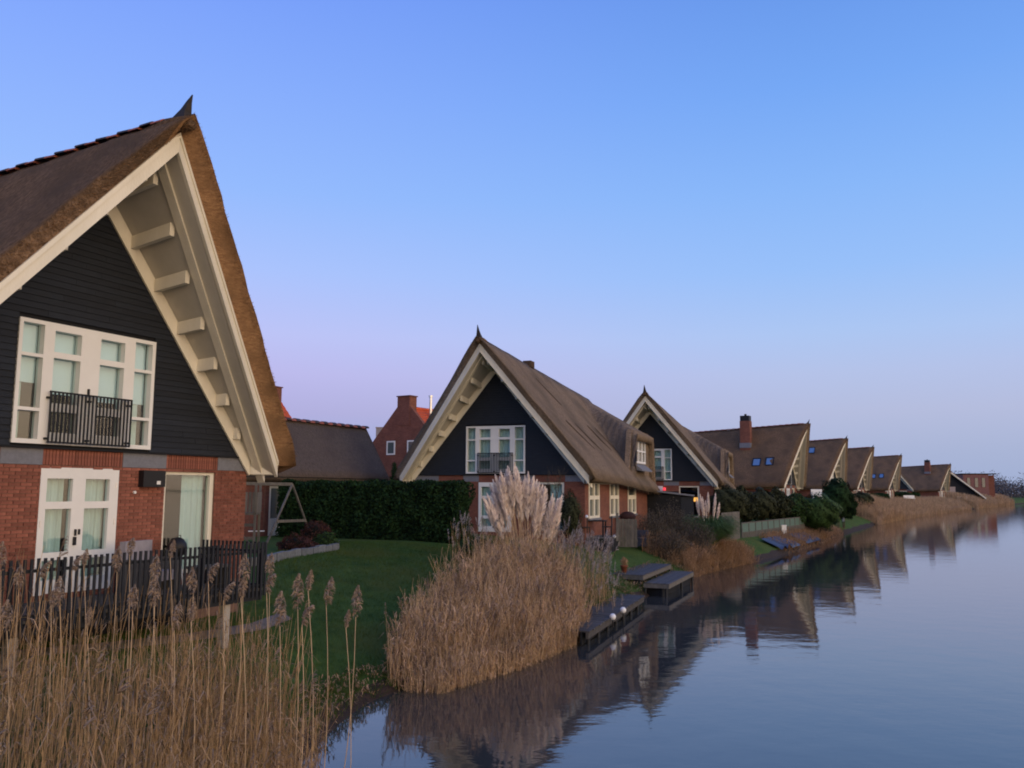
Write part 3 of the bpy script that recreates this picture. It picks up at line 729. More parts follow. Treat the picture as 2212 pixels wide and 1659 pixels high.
house('farthest thatched house of the sawtooth row with a small brick chimney', 104.6, 210.9, R(53.2), 13, thatch='thatch_dark', chim=(-1.5, 2.6, 9.9, 1.2))
house('mostly hidden thatched house peeking out between the last two sawtooth roofs', 82.9, 190, R(-20), 12, thatch='thatch', tiles=False)

# ------------------------------------------------------------------ placing helpers
def pix(px, py, Y):     # world point on the ray through a photo pixel (2212 px wide copy) at distance Y
    d = fwd + rt*((px-1106)/1860) - up*((py-829.5)/1860); return Vector((0, 0, CAMH)) + d*(Y/d.y)
def G(x, y, dz=0): return Vector((x, y, gz(x, y)+dz))
h1 = Matrix.Translation(H1C) @ Matrix.Rotation(H1R, 4, 'Z')

# ------------------------------------------------------------------ barn behind the first house
BR = math.atan2(.885, .466)
b = thing('thatched_barn', 'low thatched brick barn with ridge tiles between the big house and the hedge', 'barn', (-6.35, 45.0, FZ), BR)
mb = MB().holes(-11.6, -.35, -.3, 2.75, .38, .60, [(-8.3, -7.3, 0, 2.15)]).box(-.57, -.35, .60, 4.1, -.3, 2.75).box(-11.6, -11.4, .6, 4.1, -.3, 2.75).box(-11.6, -.35, 4.1, 4.3, -.3, 2.75)
mb.build('brick_wall', M['brickdark'], b)
nx_, ny_ = 8, 26; V = []; F = []
def barn_z(t): return 2.62 + 2.72*t
for j in range(ny_+1):
    for side in (0, 1):
        for i in range(nx_+1):
            t = i/nx_; y = 2.34*t if side == 0 else 4.68-2.34*t
            x0, x1 = -11.9-1.0*t, .0+1.0*t
            x = x0+(x1-x0)*j/ny_; dn = .04*mnoise.noise(Vector((x, y*2, side*5)))+.02*mnoise.noise(Vector((x*4, y*6, side)))
            V.append((x, y, barn_z(t)+dn+.3*(t > 0)*0))
W = 2*(nx_+1)
for j in range(ny_):
    for i in range(nx_):
        a = j*W+i; F.append((a, a+W, a+W+1, a+1)); a = j*W+nx_+1+i; F.append((a+1, a+W+1, a+W, a))
n1 = len(V); V += [(x, y+(.12 if y < 2.34 else -.12), z-.36) for x, y, z in V]
F += [(a+n1, b_+n1, c+n1, d+n1)[::-1] for a, b_, c, d in F]
for j in range(ny_):
    for i in (0, nx_+1): a = j*W+i; F.append((a, a+n1, a+W+n1, a+W))
for j in (0, ny_):
    for s0 in (0, nx_+1):
        for i in range(nx_): a = j*W+s0+i; F.append((a, a+1, a+1+n1, a+n1))
npmesh('thatch', V, F, M['thatch_grey'], b, smooth=True)
mb = MB().prism([(0, 0)], 0, 0) if False else MB()
mb.add([(-.4, .4, 2.7), (-.4, 4.2, 2.7), (-.4, 2.34, 5.0), (-.6, .4, 2.7), (-.6, 4.2, 2.7), (-.6, 2.34, 5.0)], [(0, 1, 2), (5, 4, 3), (0, 2, 5, 3), (1, 4, 5, 2)]); mb.build('gable', M['board'], b)
bt = []
for mm in ('tile_r', 'tile_d'):
    vs = []
    for xx in (-.165, .165):
        for k in range(7): a = math.pi*k/6; vs.append((xx, .20*math.cos(a), .14*math.sin(a)))
    o = MB().add(vs, [(k, k+7, k+8, k+1) for k in range(6)] + [tuple(range(6, -1, -1)), tuple(range(7, 14))]).build('ridge_tile', M[mm], b); bt.append(o.data); bpy.data.objects.remove(o)
for k in range(40):
    x = -12.4+k*.34
    if x < 1.0: link('ridge_tile', bt[k % 2], b, (x, 2.34, 5.30+(.025 if k % 2 else 0)), (0, random.uniform(-.03, .03), random.uniform(-.03, .03)))
w = MB().holes(-8.3, -7.3, 0, 2.15, .40, .50, [(-8.18, -7.42, .75, 2.05)]).build('door', M['white'], b)
MB().box(-8.18, -7.42, .44, .46, .75, 2.05).build('pane', M['pane'], w)
MB().box(-11.9, -.1, .02, .14, 2.52, 2.62).build('gutter', M['boardback'], b)

# ------------------------------------------------------------------ brick houses with orange roofs behind
def brick_house(label, X, Y, rot, hw, eave, apex, L_, chim=True, cy=0, flue=False, skyl=False, wins=()):
    H = thing('brick_house', label, 'house', (X, Y, FZ), rot, 'brick houses with orange tiled roofs')
    mb = MB().box(-hw, hw, .02, L_, -.4, eave); mb.build('side_wall', M['brickwall'], H)
    mb = MB().prism([(-hw-.1, -.4), (hw+.1, -.4), (hw+.1, eave), (.7, apex+.15), (-.7, apex+.15), (-hw-.1, eave)], -.12, .24); mb.build('gable_wall', M['brickwall'], H)
    k = (apex-eave)/hw
    for s in (-1, 1):
        n = 16; mb = MB()        # pantile courses as real ribs
        for c in range(12):
            t0, t1 = c/12, (c+1)/12; za, zb = eave-.3+(apex-eave+.3)*t0, eave-.3+(apex-eave+.3)*t1
            xa, xb = (hw+.25)*(1-t0), (hw+.25)*(1-t1)
            pts = [(s*xa, .2, za+.10), (s*xa, L_, za+.10), (s*xb, L_, zb+.03), (s*xb, .2, zb+.03)]
            mb.add(pts+[(p[0], p[1], p[2]-.12) for p in pts], [(0, 1, 2, 3), (7, 6, 5, 4), (0, 4, 5, 1), (3, 2, 6, 7), (0, 3, 7, 4), (1, 5, 6, 2)])
        mb.build('roof', M['tile_o'], H)
    MB().tube([(0, .2, apex+.06), (0, L_, apex+.06)], .16, 8).build('ridge', M['tile_o'], H)
    if chim:
        c = MB().box(-.72, .72, cy-.16, cy+.8, apex-1.6, apex+1.0).build('chimney', M['brickwall'], H)
        MB().box(-.80, .80, cy-.24, cy+.88, apex+1.0, apex+1.09).build('chimney_rim', M['brickdark'], c)
    if flue:
        f = MB().tube([(.9, 2.6, apex-1.4), (.9, 2.6, apex+1.15)], .13, 10).tube([(.9, 2.6, apex+1.15), (.9, 2.6, apex+1.3)], .2, 10).build('flue_pipe', M['steel'], H)
        MB().box(.6, 1.2, 2.3, 2.9, apex-1.5, apex-.85).build('flashing', M['steel'], f)
    if skyl:
        MB().box(1.55, 2.1, 8.0, 8.8, apex-2.6, apex-1.75).build('skylight', M['skylight'], H)
    for (a, b_, c, d) in wins:
        w = MB().holes(a, b_, c, d, -.17, -.115, [(a+.13, b_-.13, c+.13, d-.13)]).build('window', M['white'], H)
        MB().box(a+.13, b_-.13, -.15, -.125, c+.13, d-.13).build('pane', M['pane'], w)
    return H
brick_house('orange roofed brick house with bright steel flue beside its chimney, left of a thatched house', -9.63, 77, R(-33), 3.5, 6.4, 9.35, 11, flue=True,
            wins=[(-1.9, -.9, 5.15, 6.4), (.5, 1.5, 5.15, 6.4)])
brick_house('orange roofed house mostly hidden behind the big thatched house, only chimney and slope showing', -25.0, 66.2, R(-28), 3.9, 5.2, 9.75, 10, cy=8.6, skyl=True)
o = MB().box(-.5, .5, -.5, .5, 0, .9).box(-.55, .55, -.55, .55, .9, 1.0).build('roof_box', M['paleb']); o.location = (-13.0, 86, 9.2); tag(o, 'small pale rendered chimney block left of the brick gable', 'chimney')
o.data.transform(Matrix.Identity(4)); mb = MB().box(-.4, .4, -.4, .4, -8, 0); o2 = mb.build('stack', M['brickwall'], o)

# ------------------------------------------------------------------ far gable and flat roofed brick block
H = thing('gabled_house', 'far dark gabled house right behind the last sawtooth roof', 'house', (116.5, 233, FZ), R(-12))
MB().prism([(-7.3, -.5), (7.3, -.5), (7.3, 2.2), (0, 8.2), (-7.3, 2.2)], 0, 12).build('wall', M['board'], H)
MB().box(-4, 2.5, -.1, 0, 0, 3.6).build('rendered_wall', M['paleb'], H)
for s in (-1, 1):
    MB().prism([(0, 8.2), (s*9.5, .4), (s*9.5, .9), (0, 8.8)][::-s], -1.5, 12.5).build('roof', M['thatch'], H)
    MB().prism([(0, 8.1), (s*9.5, .3), (s*9.5, .7), (0, 8.5)][::-s], -1.65, -1.5).build('fascia', M['cream'], H)
w = MB().holes(-3, -1.4, .2, 2.4, -.18, -.1, [(-2.8, -1.6, .4, 2.2)]).build('window', M['white'], H)
MB().box(-2.8, -1.6, -.14, -.11, .4, 2.2).build('pane', M['pane'], w)
H = thing('brick_building', 'flat roofed reddish brick building at the far end of the shore', 'building', (136.6, 262, FZ), R(-8))
MB().box(0, 7.2, 0, 10, -.5, 7.55).build('wall', M['farbrick'], H)
MB().box(7.2, 9.4, 1.5, 11, -.5, 7.3).build('wall', M['brickwall'], H)
MB().box(-.2, 9.5, -.2, 11.2, 7.56, 7.85).build('flat_roof', M['boardback'], H)
for a in (1.0, 3.2, 5.2):
    w = MB().holes(a, a+1.1, 3.6, 6.6, -.08, 0, [(a+.1, a+1.0, 3.7, 6.5)]).build('window', M['brickdark'], H); MB().box(a+.1, a+1.0, -.04, -.01, 3.7, 6.5).build('pane', M['pane'], w)

# ------------------------------------------------------------------ terrace with slat fence
D = thing('raised_deck', 'raised wooden terrace deck in front of the big house on pale posts', 'deck', H1C, H1R)
dk = MB().box(.0, .137, 0, 1.90, -.05, 0).build('deck_board', M['deck'], D); dm = dk.data; bpy.data.objects.remove(dk)
for k in range(66): link('deck_board', dm, D, (-6.6+k*.144, -1.90, random.uniform(-.012, -.004)))
MB().box(-6.6, 2.9, -1.86, -1.80, -.25, -.055).box(-6.6, 2.9, -.2, -.1, -.25, -.055).box(2.84, 2.9, -1.8, -.2, -.25, -.055).build('edge_beam', M['darkwood'], D)
for (wx, yy) in ((2.05, 0), (-2.35, 0), (-5.2, 0)):
    x = wx; wpos = h1 @ Vector((x, -1.72, 0)); zb = gz(wpos.x, wpos.y)-FZ
    MB().box(x-.075, x+.075, -1.79, -1.64, zb-.2, -.25).build('post', M['palewood'], D)
MB().box(-6.6, 2.8, -.09, -.03, -1.3, -.25).build('underdeck_shade', M['boardback'], D)  # dark sheet added for the shaded void under the deck
Fn = thing('slat_fence', 'black vertical slat fence along the terrace edge behind the tall reeds', 'fence', H1C, H1R)
sl = MB().box(-.023, .023, -.012, .012, -.17, .91).build('slat', M['darkwood'], Fn); sm = sl.data; bpy.data.objects.remove(sl)
x = -6.6
while x < 2.93:
    link('slat', sm, Fn, (x, -1.93, random.uniform(-.006, .006)), (0, 0, 0)); x += .112
y = -1.83
while y < -.05:
    link('slat', sm, Fn, (2.95, y, 0), (0, 0, math.pi/2)); y += .112
MB().box(-6.6, 2.93, -1.915, -1.875, .70, .75).box(-6.6, 2.93, -1.915, -1.875, .02, .07).box(2.885, 2.935, -1.88, -.05, .70, .75).box(2.885, 2.935, -1.88, -.05, .02, .07).build('rail', M['darkwood'], Fn)
for xx in (-6.3, -4.4, -2.5, -.6, 1.3, 2.88): MB().box(xx-.03, xx+.03, -1.875, -1.82, -.25, .78).build('post', M['darkwood'], Fn)
ch = thing('garden_armchair', 'pale garden armchair with cushions behind the slat fence', 'chair', h1 @ Vector((.65, -1.15, 0)), H1R+.25)
MB().box(-.40, .40, .22, .34, .30, 1.02).build('backrest', M['cloth'], ch); MB().box(-.34, .34, -.34, .22, .30, .48).build('seat', M['cloth'], ch)
for s in (-1, 1):
    MB().box(s*.40-.06, s*.40+.06, -.36, .30, .10, .70).build('armrest', M['greywood'], ch)
    for yy in (-.33, .28): MB().box(s*.40-.03, s*.40+.03, yy-.03, yy+.03, 0, .10).build('leg', M['greywood'], ch)
ch2 = thing('garden_bench', 'low weathered bench on the terrace near the right window', 'bench', h1 @ Vector((2.1, -1.2, 0)), H1R)
MB().box(-.42, .42, -.2, .2, .42, .47).build('seat', M['greywood'], ch2)
for s in (-1, 1): MB().box(s*.36-.03, s*.36+.03, -.17, .17, 0, .42).build('leg', M['greywood'], ch2)
bq = thing('kettle_barbecue', 'dark round lidded kettle barbecue beside the pale armchair', 'barbecue', h1 @ Vector((1.22, -1.25, -.07)), H1R)
mb = MB(); pr = [(0, 1.14), (.06, 1.13), (.12, 1.09), (.165, 1.02), (.18, .95), (.17, .88), (.13, .80), (.05, .75), (0, .74)]; n = 14
vs = [(r_*math.cos(2*math.pi*k/n), r_*math.sin(2*math.pi*k/n), z) for r_, z in pr for k in range(n)]
mb.add(vs, [(i*n+k, i*n+(k+1) % n, (i+1)*n+(k+1) % n, (i+1)*n+k)[::-1] for i in range(len(pr)-1) for k in range(n)]); mb.build('kettle', M['black'], bq, smooth=True)
for k in range(3): a = k*2.09+.4; MB().tube([(.1*math.cos(a), .1*math.sin(a), .78), (.22*math.cos(a), .28*math.sin(a), 0)], .014, 6).build('leg', M['steel'], bq)
MB().tube([(-.05, -.02, 1.12), (-.05, -.02, 1.17), (.05, -.02, 1.17), (.05, -.02, 1.12)], .01, 6).build('handle', M['greywood'], bq)
# pale grit strip below the deck
gp = [(-10.2, 12.6), (-8.5, 14.2), (-7.2, 16.2), (-6.3, 17.7), (-5.5, 19.2), (-5.2, 20.3)]; V = []
for i in range(len(gp)):
    for o_ in (-.22, -.09, .10, .24):
        x, y = gp[i][0]+.86*o_, gp[i][1]-.5*o_; V.append((x, y, gz(x, y)+(.035 if abs(o_) < .2 else .01)))
g_ = npmesh('grit_strip', V, [(i*4+j, i*4+j+1, (i+1)*4+j+1, (i+1)*4+j) for i in range(len(gp)-1) for j in range(3)], M['gravel'], kind='structure', smooth=True); g_['label'] = 'pale gritty strip edging the lawn under the terrace'

# ------------------------------------------------------------------ play equipment
SW = thing('swing_set', 'weathered wooden A-frame swing standing on the lawn before the hedge', 'swing', (0, 0, 0))
ap = Vector((-8.42, 33.3, 4.17)); f1 = G(-8.85, 31.5); f2 = G(-7.95, 34.9)
MB().bar(f1, ap, .062).build('leg', M['greywood'], SW); MB().bar(f2, ap, .062).build('leg', M['greywood'], SW)
m1_, m2_ = f1.lerp(ap, .38), f2.lerp(ap, .36); MB().bar(m1_, m2_, .07, .10).build('crossbar', M['greywood'], SW)
tb = Vector((-11.2, 32.0, 4.20)); MB().bar(ap, tb, .09, .12).build('top_beam', M['greywood'], SW)
for t in (.33, .5):
    p = ap.lerp(tb, t); MB().tube([p, p+Vector((0, 0, -1.75))], .008, 4).build('rope', M['twig'], SW)
p = ap.lerp(tb, .415)+Vector((0, 0, -1.77)); MB().bar(p+Vector((-.27, -.1, 0)), p+Vector((.27, .1, 0)), .18, .03).build('seat', M['white'], SW)
TW = thing('play_tower', 'small slatted wooden play tower at the corner of the big house', 'play tower', (-9.45, 30.6, FZ-.08), R(8))
for sx in (-.5, .5):
    for sy in (-.5, .5): MB().box(sx-.04, sx+.04, sy-.04, sy+.04, -.1, 2.25).build('post', M['greywood'], TW)
for k in range(8): MB().box(-.48+k*.125, -.48+k*.125+.095, -.56, -.54, 1.28, 1.98).build('panel_board', M['greywood'], TW)
for k in range(8): MB().box(.545, .565, -.48+k*.125, -.48+k*.125+.095, 1.28, 1.98).build('panel_board', M['greywood'], TW)
MB().box(-.54, .54, -.54, .54, 1.20, 1.27).build('platform', M['greywood'], TW)
MB().bar((-.45, -.52, 1.2), (.48, -.52, .05), .06).build('brace', M['greywood'], TW)
for k in range(2): MB().box(-.5, .5, -.50, -.46, .35+k*.45, .45+k*.45).build('rung', M['greywood'], TW)
# raised bed edging with stones
RB = thing('stone_edging', 'low grey stone edging round the flower bed in front of the swing', 'edging', (0, 0, 0))
ed = [(-7.9, 24.2), (-7.0, 24.9), (-6.62, 26.6), (-6.3, 28.4), (-5.95, 29.9), (-6.2, 31.2), (-7.0, 31.9)]
for i in range(len(ed)-1):
    a, b_ = np.array(ed[i]), np.array(ed[i+1]); n = max(1, int(np.linalg.norm(b_-a)/.45))
    for k in range(n):
        p, q = a+(b_-a)*k/n, a+(b_-a)*(k+.95)/n; za = gz(*p); zq = gz(*q); h_ = .22+random.uniform(-.02, .02); off_ = random.uniform(-.015, .015)
        d = (q-p)/np.linalg.norm(q-p); nn = np.array([-d[1], d[0]])*.07
        pts = [(*(p-nn), za-.15), (*(q-nn), zq-.15), (*(q+nn), zq-.15), (*(p+nn), za-.15), (*(p-nn), za+h_), (*(q-nn), zq+h_), (*(q+nn), zq+h_), (*(p+nn), za+h_)]
        MB().hexa([(x_+off_, y_, z_) for x_, y_, z_ in pts]).build('stone', M['stone'], RB)

# ------------------------------------------------------------------ shrubs, hedges, trees
def shrub(name, label, cat, ells, m, n, size, seed=1, core=True, stems=True, group=None, loc=None, shell=.72, lump=.16, extra=None):
    cx = float(np.mean([e[0] for e in ells])); cy = float(np.mean([e[1] for e in ells])); zb = min(e[2]-e[5] for e in ells)
    zg = gz(cx, cy)
    T_ = thing(name, label, cat, (cx, cy, zg), 0, group)
    E = [(e[0]-cx, e[1]-cy, e[2]-zg, e[3], e[4], e[5]) for e in ells]
    P, O = blob_pts(n, E, seed, shell, lump); k = P[:, 2] > .02; P, O = P[k], O[k]
    V, Q = leaves(P, size, O, seed); npmesh('foliage', V, Q, M[m], T_)
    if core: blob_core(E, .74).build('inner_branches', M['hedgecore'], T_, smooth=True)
    if stems:
        mb = MB(); g = np.random.default_rng(seed)
        for e in E:
            for _ in range(4):
                a = g.uniform(0, 6.28); mb.tube([(e[0]+.1*math.cos(a), e[1]+.1*math.sin(a), -.1), (e[0]+e[3]*.35*math.cos(a), e[1]+e[4]*.35*math.sin(a), e[2])], [.035, .012], 5)
        mb.build('stems', M['twig'], T_)
    return T_
# clipped hedge
def hedge(label, a, b_, h, th, m='hedge', n=26000, size=.075, seed=3, wob=.10, group=None):
    a = np.array(a, float); b_ = np.array(b_, float); Lg = np.linalg.norm(b_-a); ang = math.atan2(b_[1]-a[1], b_[0]-a[0])
    zg = min(gz(*a), gz(*b_))-.05
    T_ = thing('hedge', label, 'hedge', (a[0], a[1], zg), ang, group); g = np.random.default_rng(seed)
    front, top, side = int(n*.62), int(n*.26), int(n*.12); P = []; O = []
    def w(x, z): return wob*np.array([mnoise.noise(Vector((float(i)*1.1, float(j)*1.3, seed))) for i, j in zip(x, z)])
    x = g.uniform(0, Lg, front); z = g.uniform(0, h, front)**1.0; y = -w(x, z)+g.uniform(-.06, .16, front)-.12*np.sin(z/h*math.pi); P.append(np.stack([x, y, z], 1)); O.append(np.tile([0, -1, .3], (front, 1)))
    x = g.uniform(0, Lg, top); y = g.uniform(0, th, top); z = h+w(x, y)*1.0+g.uniform(-.1, .10, top); P.append(np.stack([x, y, z], 1)); O.append(np.tile([0, -.2, 1], (top, 1)))
    for xx in (0, Lg):
        k = side//2; y = g.uniform(0, th, k); z = g.uniform(0, h, k); P.append(np.stack([xx+w(y, z)*1.5+g.uniform(-.08, .08, k), y, z], 1)); O.append(np.tile([1 if xx else -1, 0, .2], (k, 1)))
    P = np.concatenate(P); O = np.concatenate(O); V, Q = leaves(P, size, O, seed); npmesh('foliage', V, Q, M[m], T_)
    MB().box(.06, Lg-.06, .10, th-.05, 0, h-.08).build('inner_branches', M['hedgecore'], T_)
    return T_
hedge('tall dark green clipped hedge across the lawn left of the pampas grass', (-9.9, 37.0), (-2.05, 34.4), 2.42, 1.2, wob=.2)
shrub('shrub', 'russet brown low shrub in the stone edged bed', 'shrub', [(-7.25, 29.4, 2.05, .62, .55, .42), (-6.75, 29.2, 1.95, .4, .4, .32)], 'leaf_r', 5000, .035, 5)
shrub('shrub', 'small rounded green shrub beside the russet one in the stone edged bed', 'shrub', [(-6.35, 30.1, 2.1, .45, .45, .42)], 'leaf_b', 4000, .035, 6)
shrub('shrub', 'dark russet shrub behind the crossbar of the swing', 'shrub', [(-7.3, 32.6, 2.3, .6, .5, .5)], 'leaf_r', 2600, .04, 16)
shrub('slim_conifer', 'slim dark conifer before the orange roofed brick house', 'tree', [(-9.75, 72, 3.5, .5, .5, 1.8), (-9.75, 72, 5.2, .26, .26, 1.1)], 'hedge', 4000, .07, 8)
shrub('shrub', 'low green shrub at the foot of the pampas grass, left side', 'shrub', [(-1.15, 29.2, 1.9, .75, .6, .55), (-.4, 29.0, 1.8, .6, .6, .5)], 'leaf_b', 6000, .05, 9)
shrub('shrub', 'dark climbing shrub at the right corner of the second house wall', 'shrub', [(2.55, 37.9, 2.9, .55, .4, 1.1)], 'leaf_o', 3500, .05, 10)
# bushes beyond, named by look
shrub('evergreen_bush', 'olive green round bush right of the lamp lit house, behind the wooden screen', 'bush', [(14.9, 60, 3.15, 1.3, 1.2, 1.25), (16.2, 61, 3.0, 1.2, 1.2, 1.2)], 'leaf_o', 9000, .10, 11)
shrub('evergreen_bush', 'brownish olive bush between the olive bush and the bright green one', 'bush', [(18.6, 65, 3.0, 1.2, 1.2, 1.2), (20.4, 67, 3.0, 1.1, 1.2, 1.2)], 'leaf_o', 8000, .11, 12)
shrub('evergreen_bush', 'bright green dome shaped bush at the end of the railing', 'bush', [(25.0, 71, 2.35, 1.9, 1.6, 1.5), (22.9, 70, 2.7, 1.3, 1.3, 1.1)], 'leaf_b', 12000, .11, 13)
shrub('evergreen_bush', 'tall dark green bush, highest one before the sawtooth roofs', 'bush', [(31.8, 85, 3.4, 1.7, 1.5, 1.9), (33.2, 87, 2.7, 1.4, 1.4, 1.4)], 'hedge', 10000, .13, 14)
shrub('evergreen_bush', 'olive mound at the head of the far reeds', 'bush', [(45.0, 111.5, 3.0, 1.4, 1.3, 1.0)], 'leaf_o', 3500, .15, 15)
hedge('long low dark hedge behind the far reeds', (55.5, 134), (63.5, 146), 2.2, 1.6, n=7000, size=.16, seed=21, wob=.35)
hedge('dark green hedge under the eaves of the last sawtooth houses', (79, 176), (94, 200), 2.0, 2, n=7000, size=.2, seed=22, wob=.4)
hedge('low dark hedge at the foot of the flat roofed brick building', (104, 226), (150, 268), 1.9, 2, n=9000, size=.25, seed=23, wob=.4)
hedge('olive hedge below the single skylight house', (35.5, 95), (41, 106), 2.1, 1.5, m='leaf_o', n=5000, size=.14, seed=24, wob=.35)
def bare(name, label, cat, base, h, spread, n, seed, r0_=.05, m='twig', lean=(0, 0)):
    g = random.Random(seed); T_ = thing(name, label, cat, base); trunk = MB(); tw = MB()
    def grow(p, d, ln, r_, lev):
        q = p + d*ln; (trunk if lev < 2 else tw).tube([p, p.lerp(q, .5)+Vector((g.uniform(-1, 1), g.uniform(-1, 1), 0))*ln*.05, q], [r_, r_*.8, r_*.6], 5 if lev < 2 else 3)
        if lev >= 4: return
        for _ in range(n if lev else n+1):
            nd = (d + Vector((g.uniform(-1, 1)*spread, g.uniform(-1, 1)*spread, g.uniform(-.1, .55)))).normalized()
            grow(p.lerp(q, g.uniform(.45, 1)), nd, ln*g.uniform(.5, .78), r_*.55, lev+1)
    grow(Vector((0, 0, -.1)), Vector((lean[0], lean[1], 1)).normalized(), h*.42, r0_, 0)
    trunk.build('trunk', M[m], T_); tw.build('crown', M[m], T_)
    return T_
bare('bare_tree', 'leafless small tree with spreading twigs in front of the second house, right of the hedge', 'tree', (-2.15, 36.2, FZ), 2.9, .9, 3, 4, .05, lean=(-.15, 0))
bare('bare_tree', 'thin leafless sapling before the second house, right of the pampas plumes', 'tree', (1.95, 37.2, FZ), 3.3, .45, 3, 9, .03)
for i, (lb, x, y, h, sp, sd_) in enumerate([('grey brown leafless thicket right of the small lawn, next to the wooden panel', 7.0, 43.6, 1.9, 1.1, 31), ('tallest leafless thicket in front of the black shed', 8.3, 45.0, 2.5, 1.0, 32),
        ('reddish leafless thicket above the stepped platforms', 7.6, 41.8, 1.5, 1.3, 33), ('leafless thicket touching the green pampas clump', 9.3, 44.0, 2.1, 1.1, 34)]):
    T_ = shrub('thicket', lb, 'shrub', [(x, y, gz(x, y)+h*.45, 1.05, .9, h*.5)], 'twig', 5200, .035, sd_, core=False, stems=False, shell=.15, lump=.3)
    g = random.Random(sd_); mb = MB()
    for _ in range(150):
        a = g.uniform(0, 6.28); r_ = g.uniform(.1, 1.05); b0 = Vector((r_*.5*math.cos(a), r_*.5*math.sin(a), 0)); t0 = Vector((r_*1.1*math.cos(a), r_*math.sin(a), h*g.uniform(.5, 1.05)*(1-.25*r_)))
        mb.tube([b0, b0.lerp(t0, .55)+Vector((g.uniform(-.1, .1), g.uniform(-.1, .1), .1)), t0], [.010, .008, .004], 3)
    mb.build('stems', M['twig'], T_)

# ------------------------------------------------------------------ reeds
def reed_field(name, label, P, H_, lean, seed, wst=.009, leaf=4, plume_p=.15, mats=('reed', 'reedleaf', 'plume'), plume_len=.26, wind=(.5, .1), segs=4, curve=.12, cat=None):
    """P (n,3) bases, H_ (n,) heights -> ribbons of stems, dead leaves and seed heads"""
    g = np.random.default_rng(seed); n = len(P)
    ld = g.normal(size=(n, 2))*lean + np.array(wind)*lean*.6
    t = np.linspace(0, 1, segs+1)[None, :, None]
    top = np.stack([ld[:, 0]*H_, ld[:, 1]*H_, H_*(1-.5*(ld**2).sum(1))], 1)
    bend = np.stack([g.normal(size=n)*curve*H_, g.normal(size=n)*curve*H_, -np.abs(g.normal(size=n))*curve*.25*H_], 1)
    C = P[:, None, :] + top[:, None, :]*t + bend[:, None, :]*(t**3)*.6
    Wd = np.broadcast_to(wst*(1-.45*t[..., 0]), (n, segs+1))*g.uniform(.7, 1.3, (n, 1))
    parts = []
    a = g.uniform(0, math.pi, n); s1 = np.stack([np.cos(a), np.sin(a), 0*a], 1); s2 = np.stack([-np.sin(a), np.cos(a), 0*a], 1)
    for s in (s1, s2): V, Q = ribbons(C, Wd, s); parts.append((V, Q, 0))
    # leaves
    if leaf:
        m_ = n*leaf; idx = g.integers(0, n, m_); u = g.uniform(.15, .9, m_); k = np.minimum((u*segs).astype(int), segs-1); fr = (u*segs-k)[:, None]
        b0 = C[idx, k]*(1-fr)+C[idx, k+1]*fr; az = g.uniform(0, 2*math.pi, m_); ln = g.uniform(.15, .42, m_)*np.clip(H_[idx]/2, .35, 1)
        dh = np.stack([np.cos(az), np.sin(az), 0*az], 1)
        c1 = b0 + dh*ln[:, None]*.35 + np.array([0, 0, 1])*(ln*g.uniform(.3, .6, m_))[:, None]; c2 = c1 + dh*ln[:, None]*.5 - np.array([0, 0, 1])*(ln*g.uniform(-.2, .7, m_))[:, None]
        side = np.stack([-np.sin(az), np.cos(az), g.uniform(-.6, .6, m_)], 1)
        V, Q = ribbons(np.stack([b0, c1, c2], 1), np.stack([np.full(m_, wst*1.0), np.full(m_, wst*1.5), np.full(m_, wst*.3)], 1), unit(side)); parts.append((V, Q, 1))
    if plume_p > 0:
        pi_ = np.nonzero(g.uniform(size=n) < plume_p)[0]; ns = 26; m_ = len(pi_)*ns; idx = np.repeat(pi_, ns); u = g.uniform(0, 1, m_)
        ax = unit(C[idx, -1]-C[idx, -2]); az = g.uniform(0, 2*math.pi, m_); w_ = np.array([wind[0], wind[1], 0])
        b0 = C[idx, -1]+ax*((u-.55)*plume_len)[:, None]; dh = np.stack([np.cos(az), np.sin(az), 0*az], 1)
        tip = b0 + dh*(plume_len*.22*(1.1-u))[:, None] + w_*plume_len*.35 + ax*(plume_len*g.uniform(.05, .3, m_))[:, None]
        tip2 = tip + w_*plume_len*.12 - np.array([0, 0, 1])*plume_len*.12*g.uniform(0, 1, (m_, 1))
        sd_ = unit(np.cross(dh, ax)+g.normal(size=(m_, 3))*.3)
        V, Q = ribbons(np.stack([b0, tip, tip2], 1), np.stack([np.full(m_, .010), np.full(m_, .013), np.full(m_, .004)], 1), sd_); parts.append((V, Q, 2))
    V, Q, mi = join(parts); o = npmesh(name, V, Q, [M[k] for k in mats], mi=mi, kind='stuff'); o['label'] = label
    if cat: o['category'] = cat
    return o
def fill(poly, n, seed, warp=0):
    g = np.random.default_rng(seed); poly = np.array(poly, float); lo, hi = poly.min(0), poly.max(0); out = []
    while len(out) < n:
        p = lo+(hi-lo)*g.uniform(size=2); c = False; j = len(poly)-1
        for i in range(len(poly)):
            if (poly[i, 1] > p[1]) != (poly[j, 1] > p[1]) and p[0] < (poly[j, 0]-poly[i, 0])*(p[1]-poly[i, 1])/(poly[j, 1]-poly[i, 1])+poly[i, 0]: c = not c
            j = i
        if c: out.append((p[0], p[1]))
    return np.array(out)
def ground3(xy): return np.array([(x, y, max(gz(x, y), -.3)-.03) for x, y in xy])
